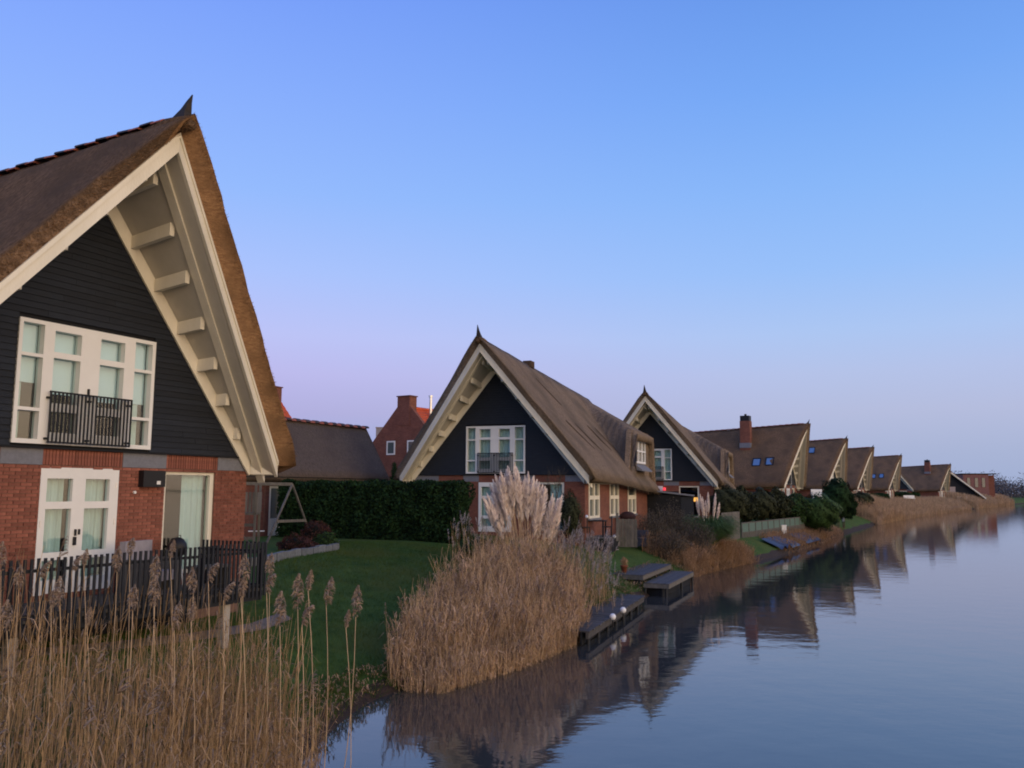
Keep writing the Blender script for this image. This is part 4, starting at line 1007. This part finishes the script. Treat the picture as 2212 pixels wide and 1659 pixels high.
# foreground bed, left
xy = fill([(-12, 5.5), (-2.1, 5.2), (-2.3, 9), (-2.6, 12.0), (-3.4, 13.2), (-5.2, 14.2), (-7.4, 12.8), (-9.5, 11.0), (-12, 9)], 5200, 11); P = ground3(xy); g = np.random.default_rng(1)
Hh = g.uniform(.45, 1.2, len(P)); Hh = np.where(g.uniform(size=len(P)) < .10, g.uniform(1.4, 2.2, len(P)), Hh)*np.clip(1.25-(P[:, 1]-9)*.06, .72, 1.2)
reed_field('reed_bed', 'dry brown reed bed filling the lower left corner', P, Hh, .075, 2, wst=.0075, leaf=3, plume_p=.015, curve=.05, mats=('reed_old', 'reedleaf_old', 'plume'))
xy = fill([(-3.8, 6), (-2.1, 5.2), (-2.25, 9), (-2.6, 12.6), (-4.0, 13.6), (-4.6, 12)], 900, 12); P = ground3(xy)
reed_field('reed_bed', 'thin drooping reeds at the right end of the lower left bed', P, g.uniform(1.0, 2.1, len(P)), .10, 3, wst=.007, leaf=3, plume_p=.05, curve=.12, mats=('reed_old', 'reedleaf_old', 'plume'))
# single tall plumed reeds standing out before the fence
def reed_proto(seed, plen):
    g = np.random.default_rng(seed); root = thing('tall_reed', '', 'reed'); hh = 2.0
    P0 = np.array([[0, 0, 0.]]); t = np.linspace(0, 1, 6); dx, dy = g.normal(size=2)*.10
    C = np.stack([dx*t+.05*np.sin(3*t), dy*t, hh*t], 1)
    MB().tube([tuple(c) for c in C], [.0048*(1-.4*k) for k in t], 5).build('stalk', M['reed'], root)
    ns = 130; u = g.uniform(0, 1, ns); az = g.uniform(0, 2*math.pi, ns); top = C[-1]; w_ = np.array([g.uniform(-.15, .75), g.uniform(-.3, .3), 0.])
    cx = np.stack([w_[0]*.75*u**1.8*plen, w_[1]*.4*u*plen, u*plen*(1-.42*u*w_[0])], 1)+top
    dh = np.stack([np.cos(az), np.sin(az), 0*az], 1); r_ = plen*.15*np.sin(np.pi*np.clip(u*.85+.12, 0, 1))[:, None]
    t1 = cx+dh*r_*.8+w_*plen*.10+np.array([0, 0, .3])*r_; t2 = t1+dh*r_*.5+w_*plen*.15-np.array([0, 0, 1])*plen*.12*g.uniform(.2, 1.2, (ns, 1))
    sd_ = unit(g.normal(size=(ns, 3)))
    V, Q = ribbons(np.stack([cx, t1, t2], 1), np.stack([np.full(ns, .007), np.full(ns, .010), np.full(ns, .003)], 1), sd_)
    npmesh('plume', V, Q, M['plume'], root)
    return root
protos = [reed_proto(s, l) for s, l in ((1, .27), (2, .21), (3, .30), (4, .18))]
tips = [(24, 1222, 9.5), (84, 1208, 10), (158, 1242, 9.6), (196, 1186, 10.5), (236, 1182, 10.2), (290, 1156, 11), (337, 1240, 9.8), (384, 1168, 11), (398, 1228, 10), (452, 1210, 10.4), (505, 1196, 10.6), (540, 1244, 10.2), (568, 1196, 11.4),
        (580, 1232, 10.8), (640, 1236, 11.2), (682, 1232, 11.5), (705, 1252, 11.8), (650, 1300, 10.6), (604, 1272, 10.4), (205, 1312, 9), (270, 1265, 9.4), (120, 1262, 9), (50, 1290, 8.6), (430, 1300, 9.2), (370, 1305, 8.8), (480, 1252, 10),
        (735, 1262, 12), (762, 1318, 12), (318, 1200, 10), (150, 1196, 10.8), (10, 1170, 10)]
def copy_tree(o, parent=None):
    c = o.copy(); COL.objects.link(c); c.parent = parent
    for ch_ in list(o.children): copy_tree(ch_, c)
    return c
ZN = [(0, 70, 'before the brick wall at the far left'), (70, 245, 'before the white french doors'), (245, 345, 'before the brick wall and armchair'), (345, 470, 'before the right window of the big house'),
      (470, 600, 'before the right end of the slat fence'), (600, 2000, 'before the lawn right of the terrace')]
ORD = ['first', 'second', 'third', 'fourth', 'fifth', 'sixth', 'seventh', 'eighth', 'ninth', 'tenth']
def reed_label(tx, ty):
    for a, b_, w_ in ZN:
        if a <= tx < b_:
            L_ = sorted(t[0] for t in tips if a <= t[0] < b_); return 'tall plumed reed ' + w_ + ', ' + ORD[L_.index(tx)] + ' from the left there'
for i, (tx, ty, Y) in enumerate(tips):
    k = i % 4; p = pix(tx, ty, Y); base = G(p.x, p.y); s = (p.z-base.z)/(2.0+[.24, .18, .26, .16][k])
    o = protos[k] if i < 4 else copy_tree(protos[k])
    o.location = base; o.scale = (s, s, s); o.rotation_euler = (0, 0, random.uniform(-.7, .7))
    o['label'] = reed_label(tx, ty); o['group'] = 'tall plumed reeds before the terrace fence'
# middle bed in front of the pampas grass
xy = fill([(-2.45, 17.7), (-1.3, 17.45), (.3, 19.9), (1.6, 22.6), (2.15, 24.8), (1.9, 26.6), (.6, 27.6), (-.6, 26.0), (-1.5, 23.0), (-2.4, 20.0)], 8600, 21); P = ground3(xy)
dd = np.array([dist_in(x, y) for x, y in xy]); Hh = g.uniform(.55, 1.42, len(P))*np.clip(.72+.055*(P[:, 1]-17.5), .7, 1.22); Hh = np.where(g.uniform(size=len(P)) < .10, Hh*1.4, Hh)
reed_field('reed_bed', 'dense tawny reed bed at the water edge below the pampas grass', P, Hh, .10, 5, wst=.011, leaf=5, plume_p=.05, wind=(.1, -.9), curve=.14)
# silvery grass
for nm, lb, poly, n, hh, sd_ in (('silver_grass', 'greyish silver plumed grass right of the pampas plumes', [(1.2, 27.2), (2.9, 27.6), (3.2, 29.4), (1.4, 29.6)], 210, (1.1, 2.1), 31), ('silver_grass', 'few thin pale plumed grasses left of the pampas grass', [(-1.9, 26.4), (-.7, 26.6), (-.7, 28), (-1.9, 27.8)], 46, (.9, 1.7), 32),
        ('silver_grass', 'sparse pale plumed grasses between the tawny reeds and the small lawn', [(2.5, 25.6), (3.6, 28), (3.3, 30), (2.4, 28)], 34, (.7, 1.6), 33)):
    xy = fill(poly, n, sd_); P = ground3(xy); reed_field(nm, lb, P, g.uniform(*hh, n), .08, sd_, wst=.008, leaf=3, plume_p=.75, mats=('reed', 'pleaf', 'silver'), plume_len=.32, wind=(.2, 0))
# rusty grass clumps on the banks further on
def bank_strip(name, label, y0, y1, n, inland, hr, seed, mats=('drygrass', 'drygrass', 'plume'), wst=.012, leaf=3, lean=.2, pp=0., off=-.15):
    g = np.random.default_rng(seed); ii = [i for i, p in enumerate(bk) if y0 <= p[1] <= y1]; k = g.choice(ii[:-1], n); f = g.uniform(size=n)[:, None]; q = bk[k]*(1-f)+bk[k+1]*f; o_ = off+g.uniform(0, 1, n)**1.2*inland
    xy = q + np.outer(o_, INL); P = ground3(xy); hh = g.uniform(*hr, n); e = np.minimum(1, np.minimum((P[:, 1]-y0)/2.5, (y1-P[:, 1])/2.5)); hh *= np.clip(.5+.5*e, .4, 1)
    return reed_field(name, label, P, hh, lean, seed, wst=wst, leaf=leaf, plume_p=pp, mats=mats, curve=.2)
bank_strip('rusty_grass', 'rust brown grass hanging over the bank right of the stepped platforms', 39.5, 50.5, 5200, 2.6, (.5, 1.15), 41, wst=.014)
bank_strip('dry_bank_growth', 'low dry brown growth on the bank before the railing', 56, 84, 5200, 2.0, (.18, .50), 42, wst=.02, leaf=2)
bank_strip('reed_bed', 'tall pale far reed bed below the sawtooth houses', 108, 128, 6000, 5.5, (1.9, 2.75), 43, mats=('reed', 'reedleaf', 'plume'), wst=.03, leaf=3, lean=.07, off=-.8)
bank_strip('reed_bed', 'long low far reed belt along the water edge', 126, 206, 9000, 6.5, (1.2, 1.8), 44, mats=('reed', 'reedleaf', 'plume'), wst=.045, leaf=2, lean=.07, off=-.8)
bank_strip('reed_bed', 'farthest pale reed belt at the right edge of the shore', 214, 300, 8000, 10, (1.9, 2.7), 45, mats=('reed', 'reedleaf', 'plume'), wst=.07, leaf=2, lean=.06, off=-1)

bank_strip('bank_tufts', 'ragged grass tufts along the muddy bank of the near lawn', 6, 20, 1800, .9, (.08, .28), 51, mats=('lawn', 'drygrass', 'plume'), wst=.012, leaf=1, lean=.35, off=-.05)
bank_strip('bank_tufts', 'ragged grass tufts along the bank of the small lawn', 26, 42, 1800, 1.2, (.08, .26), 52, mats=('lawn', 'drygrass', 'plume'), wst=.014, leaf=1, lean=.35, off=.1)

# ------------------------------------------------------------------ pampas grass
def pampas(label, base, nleaf, rl, plumes, seed, cat='pampas grass', leafh=1.1, lw_=.014):
    g = np.random.default_rng(seed); T_ = thing('pampas_grass', label, cat, base, 0, None)
    n = nleaf; az = g.uniform(0, 2*math.pi, n); ln = g.uniform(.6, 1.0, n)*rl; r0_ = g.uniform(0, .28, n); dh = np.stack([np.cos(az), np.sin(az), 0*az], 1)
    t = np.linspace(0, 1, 6)[None, :]; rr = r0_[:, None]+ln[:, None]*t**1.5*.95; zz = leafh*ln[:, None]*(1.9*t-1.25*t**2.2)*g.uniform(.75, 1.15, (n, 1))
    C = np.stack([dh[:, :1]*rr, dh[:, 1:2]*rr, zz], 2); V, Q = ribbons(C, np.broadcast_to(lw_*(1-.8*t), (n, 6)), unit(np.stack([-np.sin(az), np.cos(az), g.uniform(-.3, .3, n)], 1)))
    npmesh('leaves', V, Q, M['pleaf'], T_)
    for i, (px, pz, pl, ln_) in enumerate(plumes):     # offset of the tip, height, plume length
        r_ = random.Random(i+seed); top = Vector((px, r_.uniform(-.35, .35), pz)); b0 = Vector((px*.28, top.y*.3, .1)); axis = (top-b0).normalized()
        st = top-axis*pl
        s_ = MB().tube([b0, b0.lerp(st, .5)+Vector((0, 0, .02)), st, top], [.010, .009, .007, .003], 5).build('plume_stalk', M['reed'], T_)
        ns = 260; u = g.uniform(0, 1, ns); az = g.uniform(0, 2*math.pi, ns); A = np.array(axis); b1 = np.array(st)+np.outer(u*pl, A)*.97
        e1 = unit(np.cross(A, [0, .3, 1.])[None])[0] if abs(A[2]) < .95 else unit(np.cross(A, [0, 1., .1])[None])[0]; e2 = np.cross(A, e1); dh = np.outer(np.cos(az), e1)+np.outer(np.sin(az), e2)
        w_ = ln_*(np.sin(np.pi*np.clip(u*.80+.16, 0, 1)))[:, None]
        t1 = b1+dh*w_*.6+A*pl*.07; t2 = b1+dh*w_*1.0+A*pl*.13
        V, Q = ribbons(np.stack([b1, t1, t2], 1), np.stack([np.full(ns, .018), np.full(ns, .030), np.full(ns, .008)], 1), unit(np.cross(dh, A)+g.normal(size=(ns, 3))*.5))
        npmesh('plume', V, Q, M['pampas'], s_)
    return T_
pb = G(.50, 28.2); pl = []; g = np.random.default_rng(77)
prof = [(1068, 1030), (1078, 1040), (1086, 1022), (1094, 1012), (1100, 1020), (1107, 1008), (1113, 1014), (1120, 1026), (1128, 1046), (1137, 1032), (1145, 1024), (1153, 1034), (1162, 1046), (1170, 1052), (1180, 1060), (1190, 1072), (1200, 1082), (1214, 1074), (1056, 1050), (1046, 1076), (1060, 1092), (1208, 1098)]
for (px, py) in prof:
    for k in range(3):
        p = pix(px+g.uniform(-6, 6), py+g.uniform(4, 22)*(k), 28.2); pl.append((p.x-pb.x, p.z-pb.z, g.uniform(.95, 1.25), g.uniform(.10, .14)))
pampas('big pampas grass with dense cream pink plumes before the second house', pb, 900, 1.25, pl, 51, leafh=.95)
pb2 = G(10.45, 46.2); pl = []
for (px, py) in [(1507, 1075), (1513, 1066), (1520, 1072), (1527, 1062), (1533, 1070), (1541, 1078), (1546, 1064), (1552, 1084), (1516, 1084), (1524, 1080)]:
    p = pix(px, py+4, 46.2); pl.append((p.x-pb2.x, p.z-pb2.z, .9, .09))
pampas('second pampas grass, broad green dome of leaves with few pale plumes, beside the wooden screen', pb2, 5200, 1.75, pl, 52, leafh=1.45, lw_=.032)

# ------------------------------------------------------------------ boardwalk, platforms
BW = thing('boardwalk', 'low grey boardwalk along the water right of the tawny reeds', 'boardwalk', (0, 0, 0)); rr = random.Random(3)
A0, A1, B1, B0 = Vector((2.02, 22.75, .38)), Vector((4.62, 30.4, .38)), Vector((3.35, 31.3, .38)), Vector((.75, 23.4, .38)); n = 56
for k in range(n):
    a, b_ = A0.lerp(A1, k/n), A0.lerp(A1, (k+.93)/n); c, d = B0.lerp(B1, (k+.93)/n), B0.lerp(B1, k/n); dz = rr.uniform(-.006, .006); e = Vector((0, 0, -.035)); z_ = Vector((0, 0, dz)); o_ = (a-d).normalized()*rr.uniform(-.02, .02)
    MB().hexa([a+e+z_+o_, b_+e+z_+o_, c+e+z_, d+e+z_, a+z_+o_, b_+z_+o_, c+z_, d+z_]).build('plank', M['deck'], BW)
MB().bar(A0+Vector((-.06, .03, -.12)), A1+Vector((-.06, .03, -.12)), .07, .16).bar(B0+Vector((.1, 0, -.12)), B1+Vector((.1, 0, -.12)), .07, .16).build('beam', M['deck'], BW)
MB().bar(A0+Vector((-.22, .05, -.20)), A1+Vector((-.22, -.05, -.20)), .05, .32).build('gap_shade', M['boardback'], BW)  # near-black strip added for the shaded gap below the planks
for k in range(7): p = A0.lerp(A1, (k+.3)/7)+Vector((-.12, 0, 0)); MB().tube([p+Vector((0, 0, -.9)), p+Vector((0, 0, -.04))], .05, 7).build('pile', M['darkwood'], BW)
for i, (px, py, Y, lb) in enumerate([(1325.9, 1318.6, 25.2, 'white ball lamp on the boardwalk edge, nearest to the tawny reeds'), (1357.9, 1306, 26.6, 'white ball lamp on the boardwalk edge, farther one')]):
    k = (Y-22.75)/(30.4-22.75); p = A0.lerp(A1, k)+Vector((.05, 0, 0)); p.z = .40
    T_ = thing('ball_lamp', lb, 'lamp', (p.x, p.y, .27), 0, 'white ball lamps on the boardwalk'); r_ = .095; vs = []; nn = 14
    for j in range(9):
        ph = math.pi*j/8
        for i_ in range(nn): vs.append((r_*math.sin(ph)*math.cos(2*math.pi*i_/nn), r_*math.sin(ph)*math.sin(2*math.pi*i_/nn), .13+r_*math.cos(ph)))
    MB().add(vs, [(j*nn+i_, (j+1)*nn+i_, (j+1)*nn+(i_+1) % nn, j*nn+(i_+1) % nn) for j in range(8) for i_ in range(nn)]).build('globe', M['globe'], T_, smooth=True)
    MB().tube([(0, 0, -.16), (0, 0, .05)], .022, 8).build('base', M['black'], T_)
def platform(label, FL, FR, BR_, z, n, name='plank_platform'):
    T_ = thing(name, label, 'platform', (0, 0, 0), 0, 'stepped wooden platforms at the water'); FL, FR, BR_ = (Vector((*p, z)) for p in (FL, FR, BR_)); BL = BR_+(FL-FR)
    for k in range(n):
        a, b_ = FR.lerp(FL, k/n), FR.lerp(FL, (k+.94)/n); c, d = BR_.lerp(BL, (k+.94)/n), BR_.lerp(BL, k/n); e = Vector((0, 0, -.035)); z_ = Vector((0, 0, random.uniform(-.005, .005)))
        MB().hexa([d+e+z_, c+e+z_, b_+e+z_, a+e+z_, d+z_, c+z_, b_+z_, a+z_]).build('plank', M['deck'], T_)
    MB().bar(FL+Vector((0, .03, -.11)), FR+Vector((0, .03, -.11)), .05, .15).bar(FR+Vector((-.03, 0, -.11)), BR_+Vector((-.03, 0, -.11)), .05, .15).build('beam', M['greywood'], T_)
    MB().bar(FR+Vector((-.25, .2, -.40)), BR_+Vector((-.2, -.1, -.40)), .05, .55).bar(FL+Vector((.1, .25, -.40)), FR+Vector((-.25, .25, -.40)), .05, .55).build('gap_shade', M['boardback'], T_)  # near-black sheets added for the dark gap under the platform
    for p in (FL.lerp(FR, .1), FR.lerp(FL, .08), FR.lerp(BR_, .5), BR_.lerp(FR, .04)): MB().tube([p+Vector((-.03, .06, -1.2)), p+Vector((-.03, .06, -.18))], .05, 7).build('pile', M['darkwood'], T_)
platform('upper of the two stepped grey plank platforms', (3.9, 34.1), (5.04, 33.5), (7.05, 38.6), .78, 10)
platform('lower of the two stepped grey plank platforms, nearest to the water', (5.06, 33.55), (5.95, 33.1), (7.95, 38.2), .50, 8)
T_ = thing('terracotta_pot', 'terracotta pot with dry plant on the upper platform corner', 'plant pot', (4.45, 34.6, .78))
mb = MB(); nn = 12; vs = [(r_*math.cos(2*math.pi*k/nn), r_*math.sin(2*math.pi*k/nn), z) for r_, z in ((.09, 0), (.14, .24), (.155, .24), (.155, .28), (.13, .28), (.12, .2)) for k in range(nn)]
mb.add(vs, [(i*nn+k, i*nn+(k+1) % nn, (i+1)*nn+(k+1) % nn, (i+1)*nn+k) for i in range(5) for k in range(nn)]+[tuple(range(nn-1, -1, -1)), tuple(5*nn+k for k in range(nn))]); mb.build('pot', M['terracotta'], T_, smooth=True)
P_, O_ = blob_pts(400, [(0, 0, .42, .16, .16, .18)], 3, .2); V, Q = leaves(P_, .03, O_, 2); npmesh('plant', V, Q, M['drygrass'], T_)

# ------------------------------------------------------------------ garden of the second house
T_ = thing('garden_fence', 'weathered vertical board panel at the patio of the second house', 'fence', (5.15, 41.2, gz(5.15, 41.2)), R(-14))
for k in range(6): MB().box(k*.15-.1, k*.15+.035, -.012, .012, .05, 1.35+.01*(k % 2)).build('board', M['greywood'], T_)
MB().box(-.1, .8, .013, .05, .3, .38).box(-.1, .8, .013, .05, 1.05, 1.13).build('rail', M['greywood'], T_)
T_ = thing('garden_deck', 'small raised wooden patio beside the second house', 'deck', (3.1, 39.0, 0), R(-18))
MB().box(.03, 1.27, .03, 2.1, .9, 1.87).build('skirt', M['boardback'], T_)
for k in range(16): MB().box(0, 1.3, k*.14, k*.14+.13, 1.88, 1.92).build('plank', M['greywood'], T_)
for x, y in ((.05, -.02), (1.25, -.02)): MB().box(x-.05, x+.05, y-.05, y+.05, .9, 1.88).build('post', M['greywood'], T_)
o = MB().box(-.05, .05, -.05, .05, -.2, 1.02).box(-.065, .065, -.065, .065, 1.02, 1.05).build('gate_post', M['greywood']); o.location = (4.78, 39.4, 1.93); tag(o, 'single square wooden post at the patio edge', 'post')
T_ = thing('garden_table', 'dark garden table on the patio under the cross shaped windows', 'table', (3.75, 39.6, 1.92), R(-18))
MB().box(-.55, .55, -.35, .35, .68, .73).build('tabletop', M['darkwood'], T_)
for sx in (-.48, .48):
    for sy in (-.28, .28): MB().box(sx-.03, sx+.03, sy-.03, sy+.03, 0, .68).build('leg', M['darkwood'], T_)
chairs = []
T_ = thing('garden_chair', 'dark slatted garden chair left of the patio table', 'chair', (3.25, 38.95, 1.92), R(10), 'dark garden chairs on the patio')
MB().box(-.22, .22, -.22, .22, .42, .46).build('seat', M['darkwood'], T_); MB().box(-.22, .22, .19, .23, .46, .92).build('backrest', M['darkwood'], T_)
for sx in (-.19, .19):
    for sy in (-.19, .19): MB().box(sx-.02, sx+.02, sy-.02, sy+.02, 0, .42).build('leg', M['darkwood'], T_)
c = copy_tree(T_); c.location = (4.35, 39.6, 1.92); c.rotation_euler = (0, 0, R(-100)); c['label'] = 'dark slatted garden chair right of the patio table'
T_ = thing('covered_grill', 'dark red dome of a covered kettle grill behind the board panel', 'grill', (5.9, 44.2, FZ))  # kettle grill under a dark red cover
o = blob_core([(0, 0, .72, .42, .34, .26)], 1.0).build('cover', M['cover'], T_, smooth=True)
MB().tube([(0, 0, 0), (0, 0, .8)], .04, 6).build('stand', M['black'], T_)
T_ = thing('covered_bench', 'dark blue covered garden seat behind the small lawn', 'seat', (6.1, 42.4, gz(6.1, 42.4)), R(-20)); 
MB().box(-.5, .5, -.3, .3, .1, .5).box(-.5, .5, .1, .3, .5, .85).build('cover', M['tarp'], T_)
for sx in (-.45, .45): MB().box(sx-.03, sx+.03, -.2, .2, 0, .1).build('leg', M['darkwood'], T_)
for (px, py, Y, s, lb) in ((1267.7, 1116, 37.4, .07, 'small white round lamp by the corner of the second house'), (1327.5, 1159, 38.3, .07, 'small white stone lamp at the top of the small lawn')):
    p = pix(px, py, Y); o = blob_core([(0, 0, 0, s, s, s)], 1.0).build('garden_light', M['globe'], smooth=True); o.location = (p.x, p.y, max(p.z, gz(p.x, p.y)+s*.9)); tag(o, lb, 'garden light')
    MB().tube([(0, 0, -.05), (0, 0, gz(p.x, p.y)-o.location.z-.1)], .012, 6).build('stake', M['black'], o)
# black lean-to shed
T_ = thing('lean_to_shed', 'black open lean-to shed with sloping grey roof between the two dormered houses', 'shed', (7.95, 52.0, FZ-.1), R(-8))
MB().box(0, 2.15, .0, .1, 0, 1.9).box(0, 2.1, 1.8, 1.9, 0, 2.1).box(0, .1, .1, 1.8, 0, 2.1).build('wall', M['boardback'], T_)
MB().box(2.15, 2.9, -.02, 1.9, 0, 1.78).build('side_panel', M['board'], T_)
MB().hexa([(-.6, -.2, 2.20), (2.95, -.2, 1.80), (2.95, 2.1, 1.80), (-.6, 2.1, 2.20), (-.6, -.2, 2.30), (2.95, -.2, 1.90), (2.95, 2.1, 1.90), (-.6, 2.1, 2.30)]).build('roof', M['concrete'], T_)
# lamps in the third house
H3 = Matrix.Translation((9.93, 61.56, FZ)) @ Matrix.Rotation(R(-18.6), 4, 'Z')
for i, (x, lb) in enumerate(((2.62, 'left one of the two glowing orange lamps behind the ground floor window'), (3.02, 'right one of the two glowing orange lamps behind the ground floor window'))):
    T_ = thing('table_lamp', lb, 'lamp', H3 @ Vector((x, .55, 0)), 0, 'glowing lamps in the window')
    MB().tube([(0, 0, 1.3), (0, 0, 1.58)], [.17, .13], 10).build('lamp_shade', M['lamp'], T_); MB().tube([(0, 0, 0), (0, 0, 1.3)], .02, 6).build('stand', M['black'], T_)
o = MB().tube([(0, 0, -.14), (0, 0, .06)], .10, 10).build('red_lamp', M['redlamp']); o.location = H3 @ Vector((.95, -.25, 2.2)); tag(o, 'small glowing red lamp at the door of the lamp lit house', 'lamp')
# wooden screen, railing, tarps, white box
T_ = thing('board_screen', 'grey vertical board screen right of the green pampas dome', 'fence', (12.35, 51.2, gz(12.35, 51.2)-.1), math.atan2(3.6, 2.0))
L_ = math.hypot(3.6, 2.0); n = 20
for k in range(n): MB().box(k*L_/n, (k+.9)*L_/n, -.015, .015, .0, 1.85+.02*(k % 2)).build('board', M['greywood'], T_)
MB().box(0, L_, .016, .06, .4, .48).box(0, L_, .016, .06, 1.4, 1.48).build('rail', M['greywood'], T_)
pa, pb_ = Vector((14.6, 55.3, .75)), Vector((23.6, 70.3, .95)); d = pb_-pa; L_ = d.length
T_ = thing('railing', 'low railing with green mesh above pale pickets along the waterside terrace', 'fence', pa, math.atan2(d.y, d.x))
for k in range(12): MB().box(k*L_/11-.04, k*L_/11+.04, -.04, .04, -.3, 1.25).build('post', M['greywood'], T_)
MB().box(0, L_, -.03, .03, 1.20, 1.26).box(0, L_, -.03, .03, .60, .66).build('rail', M['greywood'], T_)
MB().box(0, L_, -.006, .006, .66, 1.20).build('mesh_panel', M['green_mesh'], T_)
for k in range(80): MB().box(k*L_/80, k*L_/80+.13, -.05, -.035, -.3, .60).build('picket', M['greywood'], T_)
for i, (cx, cy, w_, l_, lb) in enumerate(((18.0, 58.2, .95, 3.6, 'blue tarpaulin lying on the bank, nearer one'), (22.0, 65.4, .95, 3.8, 'blue tarpaulin lying on the bank, beside the white box'))):
    V = []; nn = 12
    for i_ in range(nn+1):
        for j in range(nn+1):
            u, v = (i_/nn-.5)*w_*1.4, (j/nn-.5)*l_*1.5; x, y = cx+u*.87+v*.5, cy-u*.5+v*.87; V.append((x-cx, y-cy, max(gz(x, y), .12)+.20+.06*mnoise.noise(Vector((x*1.3, y*1.3, 1)))))
    o = npmesh('tarpaulin', V, [(i_*(nn+1)+j, (i_+1)*(nn+1)+j, (i_+1)*(nn+1)+j+1, i_*(nn+1)+j+1) for i_ in range(nn) for j in range(nn)], M['tarp']); o.location = (cx, cy, 0); tag(o, lb, 'tarpaulin', 'blue tarpaulins on the bank')
p = pix(1692.5, 1146, 64); T_ = thing('white_box', 'small white cabinet in front of the railing', 'cabinet', (p.x, p.y, gz(p.x, p.y)))
MB().box(-.17, .17, -.17, .17, 0, .62).build('body', M['white'], T_); MB().box(-.2, .2, -.2, .2, .62, .67).build('lid', M['white'], T_)
for (px, py, Y, lb) in ((1766, 1070, 77, 'white garden seat half hidden above the bright green bush'), (1812, 1104, 92, 'white garden seats beside the tall dark bush'), (1965, 1074, 165, 'white bench shape behind the far reeds'), (2078, 1074, 222, 'white garden furniture before the far gabled house')):  # plain bench shapes put in for small white patches
    p = pix(px, py+4, Y); s = Y/80; T_ = thing('garden_bench', lb, 'bench', (p.x, p.y, gz(p.x, p.y) if p.z < gz(p.x, p.y)+.6 else p.z-.3))
    MB().box(-.5*s, .5*s, -.25, .25, .35, .45).build('seat', M['white'], T_); MB().box(-.5*s, .5*s, .2, .28, .45, 1.0).build('backrest', M['white'], T_)
    for sx in (-.42, .42): MB().box(sx*s-.05, sx*s+.05, -.2, .25, -.6, .35).build('leg', M['white'], T_)

# thatch grooves of the second house: raised strips, groove shade in their dark colour
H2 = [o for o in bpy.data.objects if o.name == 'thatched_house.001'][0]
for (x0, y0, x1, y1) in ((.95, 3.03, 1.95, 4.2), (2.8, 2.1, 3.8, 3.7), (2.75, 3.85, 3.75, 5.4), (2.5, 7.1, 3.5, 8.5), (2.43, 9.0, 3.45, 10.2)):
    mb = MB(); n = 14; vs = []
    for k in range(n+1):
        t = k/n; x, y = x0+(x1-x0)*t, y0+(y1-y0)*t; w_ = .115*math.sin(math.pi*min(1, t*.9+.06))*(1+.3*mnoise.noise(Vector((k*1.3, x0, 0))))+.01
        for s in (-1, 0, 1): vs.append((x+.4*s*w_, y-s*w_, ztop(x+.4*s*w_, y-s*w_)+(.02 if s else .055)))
    mb.add(vs, [(3*k+j, 3*k+j+1, 3*k+j+4, 3*k+j+3) for k in range(n) for j in range(2)]); mb.build('dark_thatch_piece', M['dark_thatch_piece'], H2, smooth=True)
MB().box(-.22, .22, 4.4, 5.0, 8.4, 8.74).build('roof_vent', M['dark_thatch_piece'], H2)

# ------------------------------------------------------------------ far trees at the right edge
g = np.random.default_rng(5); pts = []
for k in range(230):
    t = k/230; X = 168+340*t**1.3; Y = 330+240*t+g.uniform(-8, 14); r_ = g.uniform(2.6, 5.0)*(1+.5*t)*(1+.5*math.sin(k*.19)*math.sin(k*.07))
    pts.append((X+g.uniform(-3, 3), Y, FZ+r_*g.uniform(.4, .95), r_*1.3, r_, r_))
for k in range(60):
    X = 330+g.uniform(0, 500); Y = 500+g.uniform(0, 80)+(X-330)*.12; r_ = g.uniform(4, 8); pts.append((X, Y, r_*.8, r_*1.5, r_, r_*.9))
P_, O_ = blob_pts(90000, pts, 9, .1, .10); P_ = P_[P_[:, 2] > 0]; V, Q = leaves(P_, .34, None, 4, 2.2)
o = npmesh('far_trees', V, Q, M['treeline'], kind='stuff'); o['label'] = 'hazy leafless trees on the far shore at the right edge'

# ------------------------------------------------------------------ short grass blades on the near lawn
g = np.random.default_rng(8); n = 60000
xy = fill([(-9.5, 13.5), (-3.6, 13.8), (-2.9, 17.5), (-2.6, 20), (-.8, 25), (-2, 33.8), (-9, 34), (-6, 22)], n, 66); P = np.array([(x, y, 0) for x, y in xy])
bx = np.linspace(-12, 3, 61); by = np.linspace(12, 36, 97); ZG = np.array([[gz(x, y) for y in by] for x in bx])
ix = (P[:, 0]+12)/15*60; iy = (P[:, 1]-12)/24*96; a, c = ix.astype(int), iy.astype(int); fx_, fy_ = ix-a, iy-c
P[:, 2] = ZG[a, c]*(1-fx_)*(1-fy_)+ZG[a+1, c]*fx_*(1-fy_)+ZG[a, c+1]*(1-fx_)*fy_+ZG[a+1, c+1]*fx_*fy_-.005
hh = g.uniform(.02, .075, n); az = g.uniform(0, 6.28, n); tip = P+np.stack([g.normal(size=n)*.02, g.normal(size=n)*.02, hh], 1)
V, Q = ribbons(np.stack([P, tip], 1), np.stack([np.full(n, .012), np.full(n, .003)], 1), np.stack([np.cos(az), np.sin(az), 0*az], 1))
o = npmesh('grass', V, Q, M['lawn'], kind='stuff'); o['label'] = 'short grass blades of the near lawn'
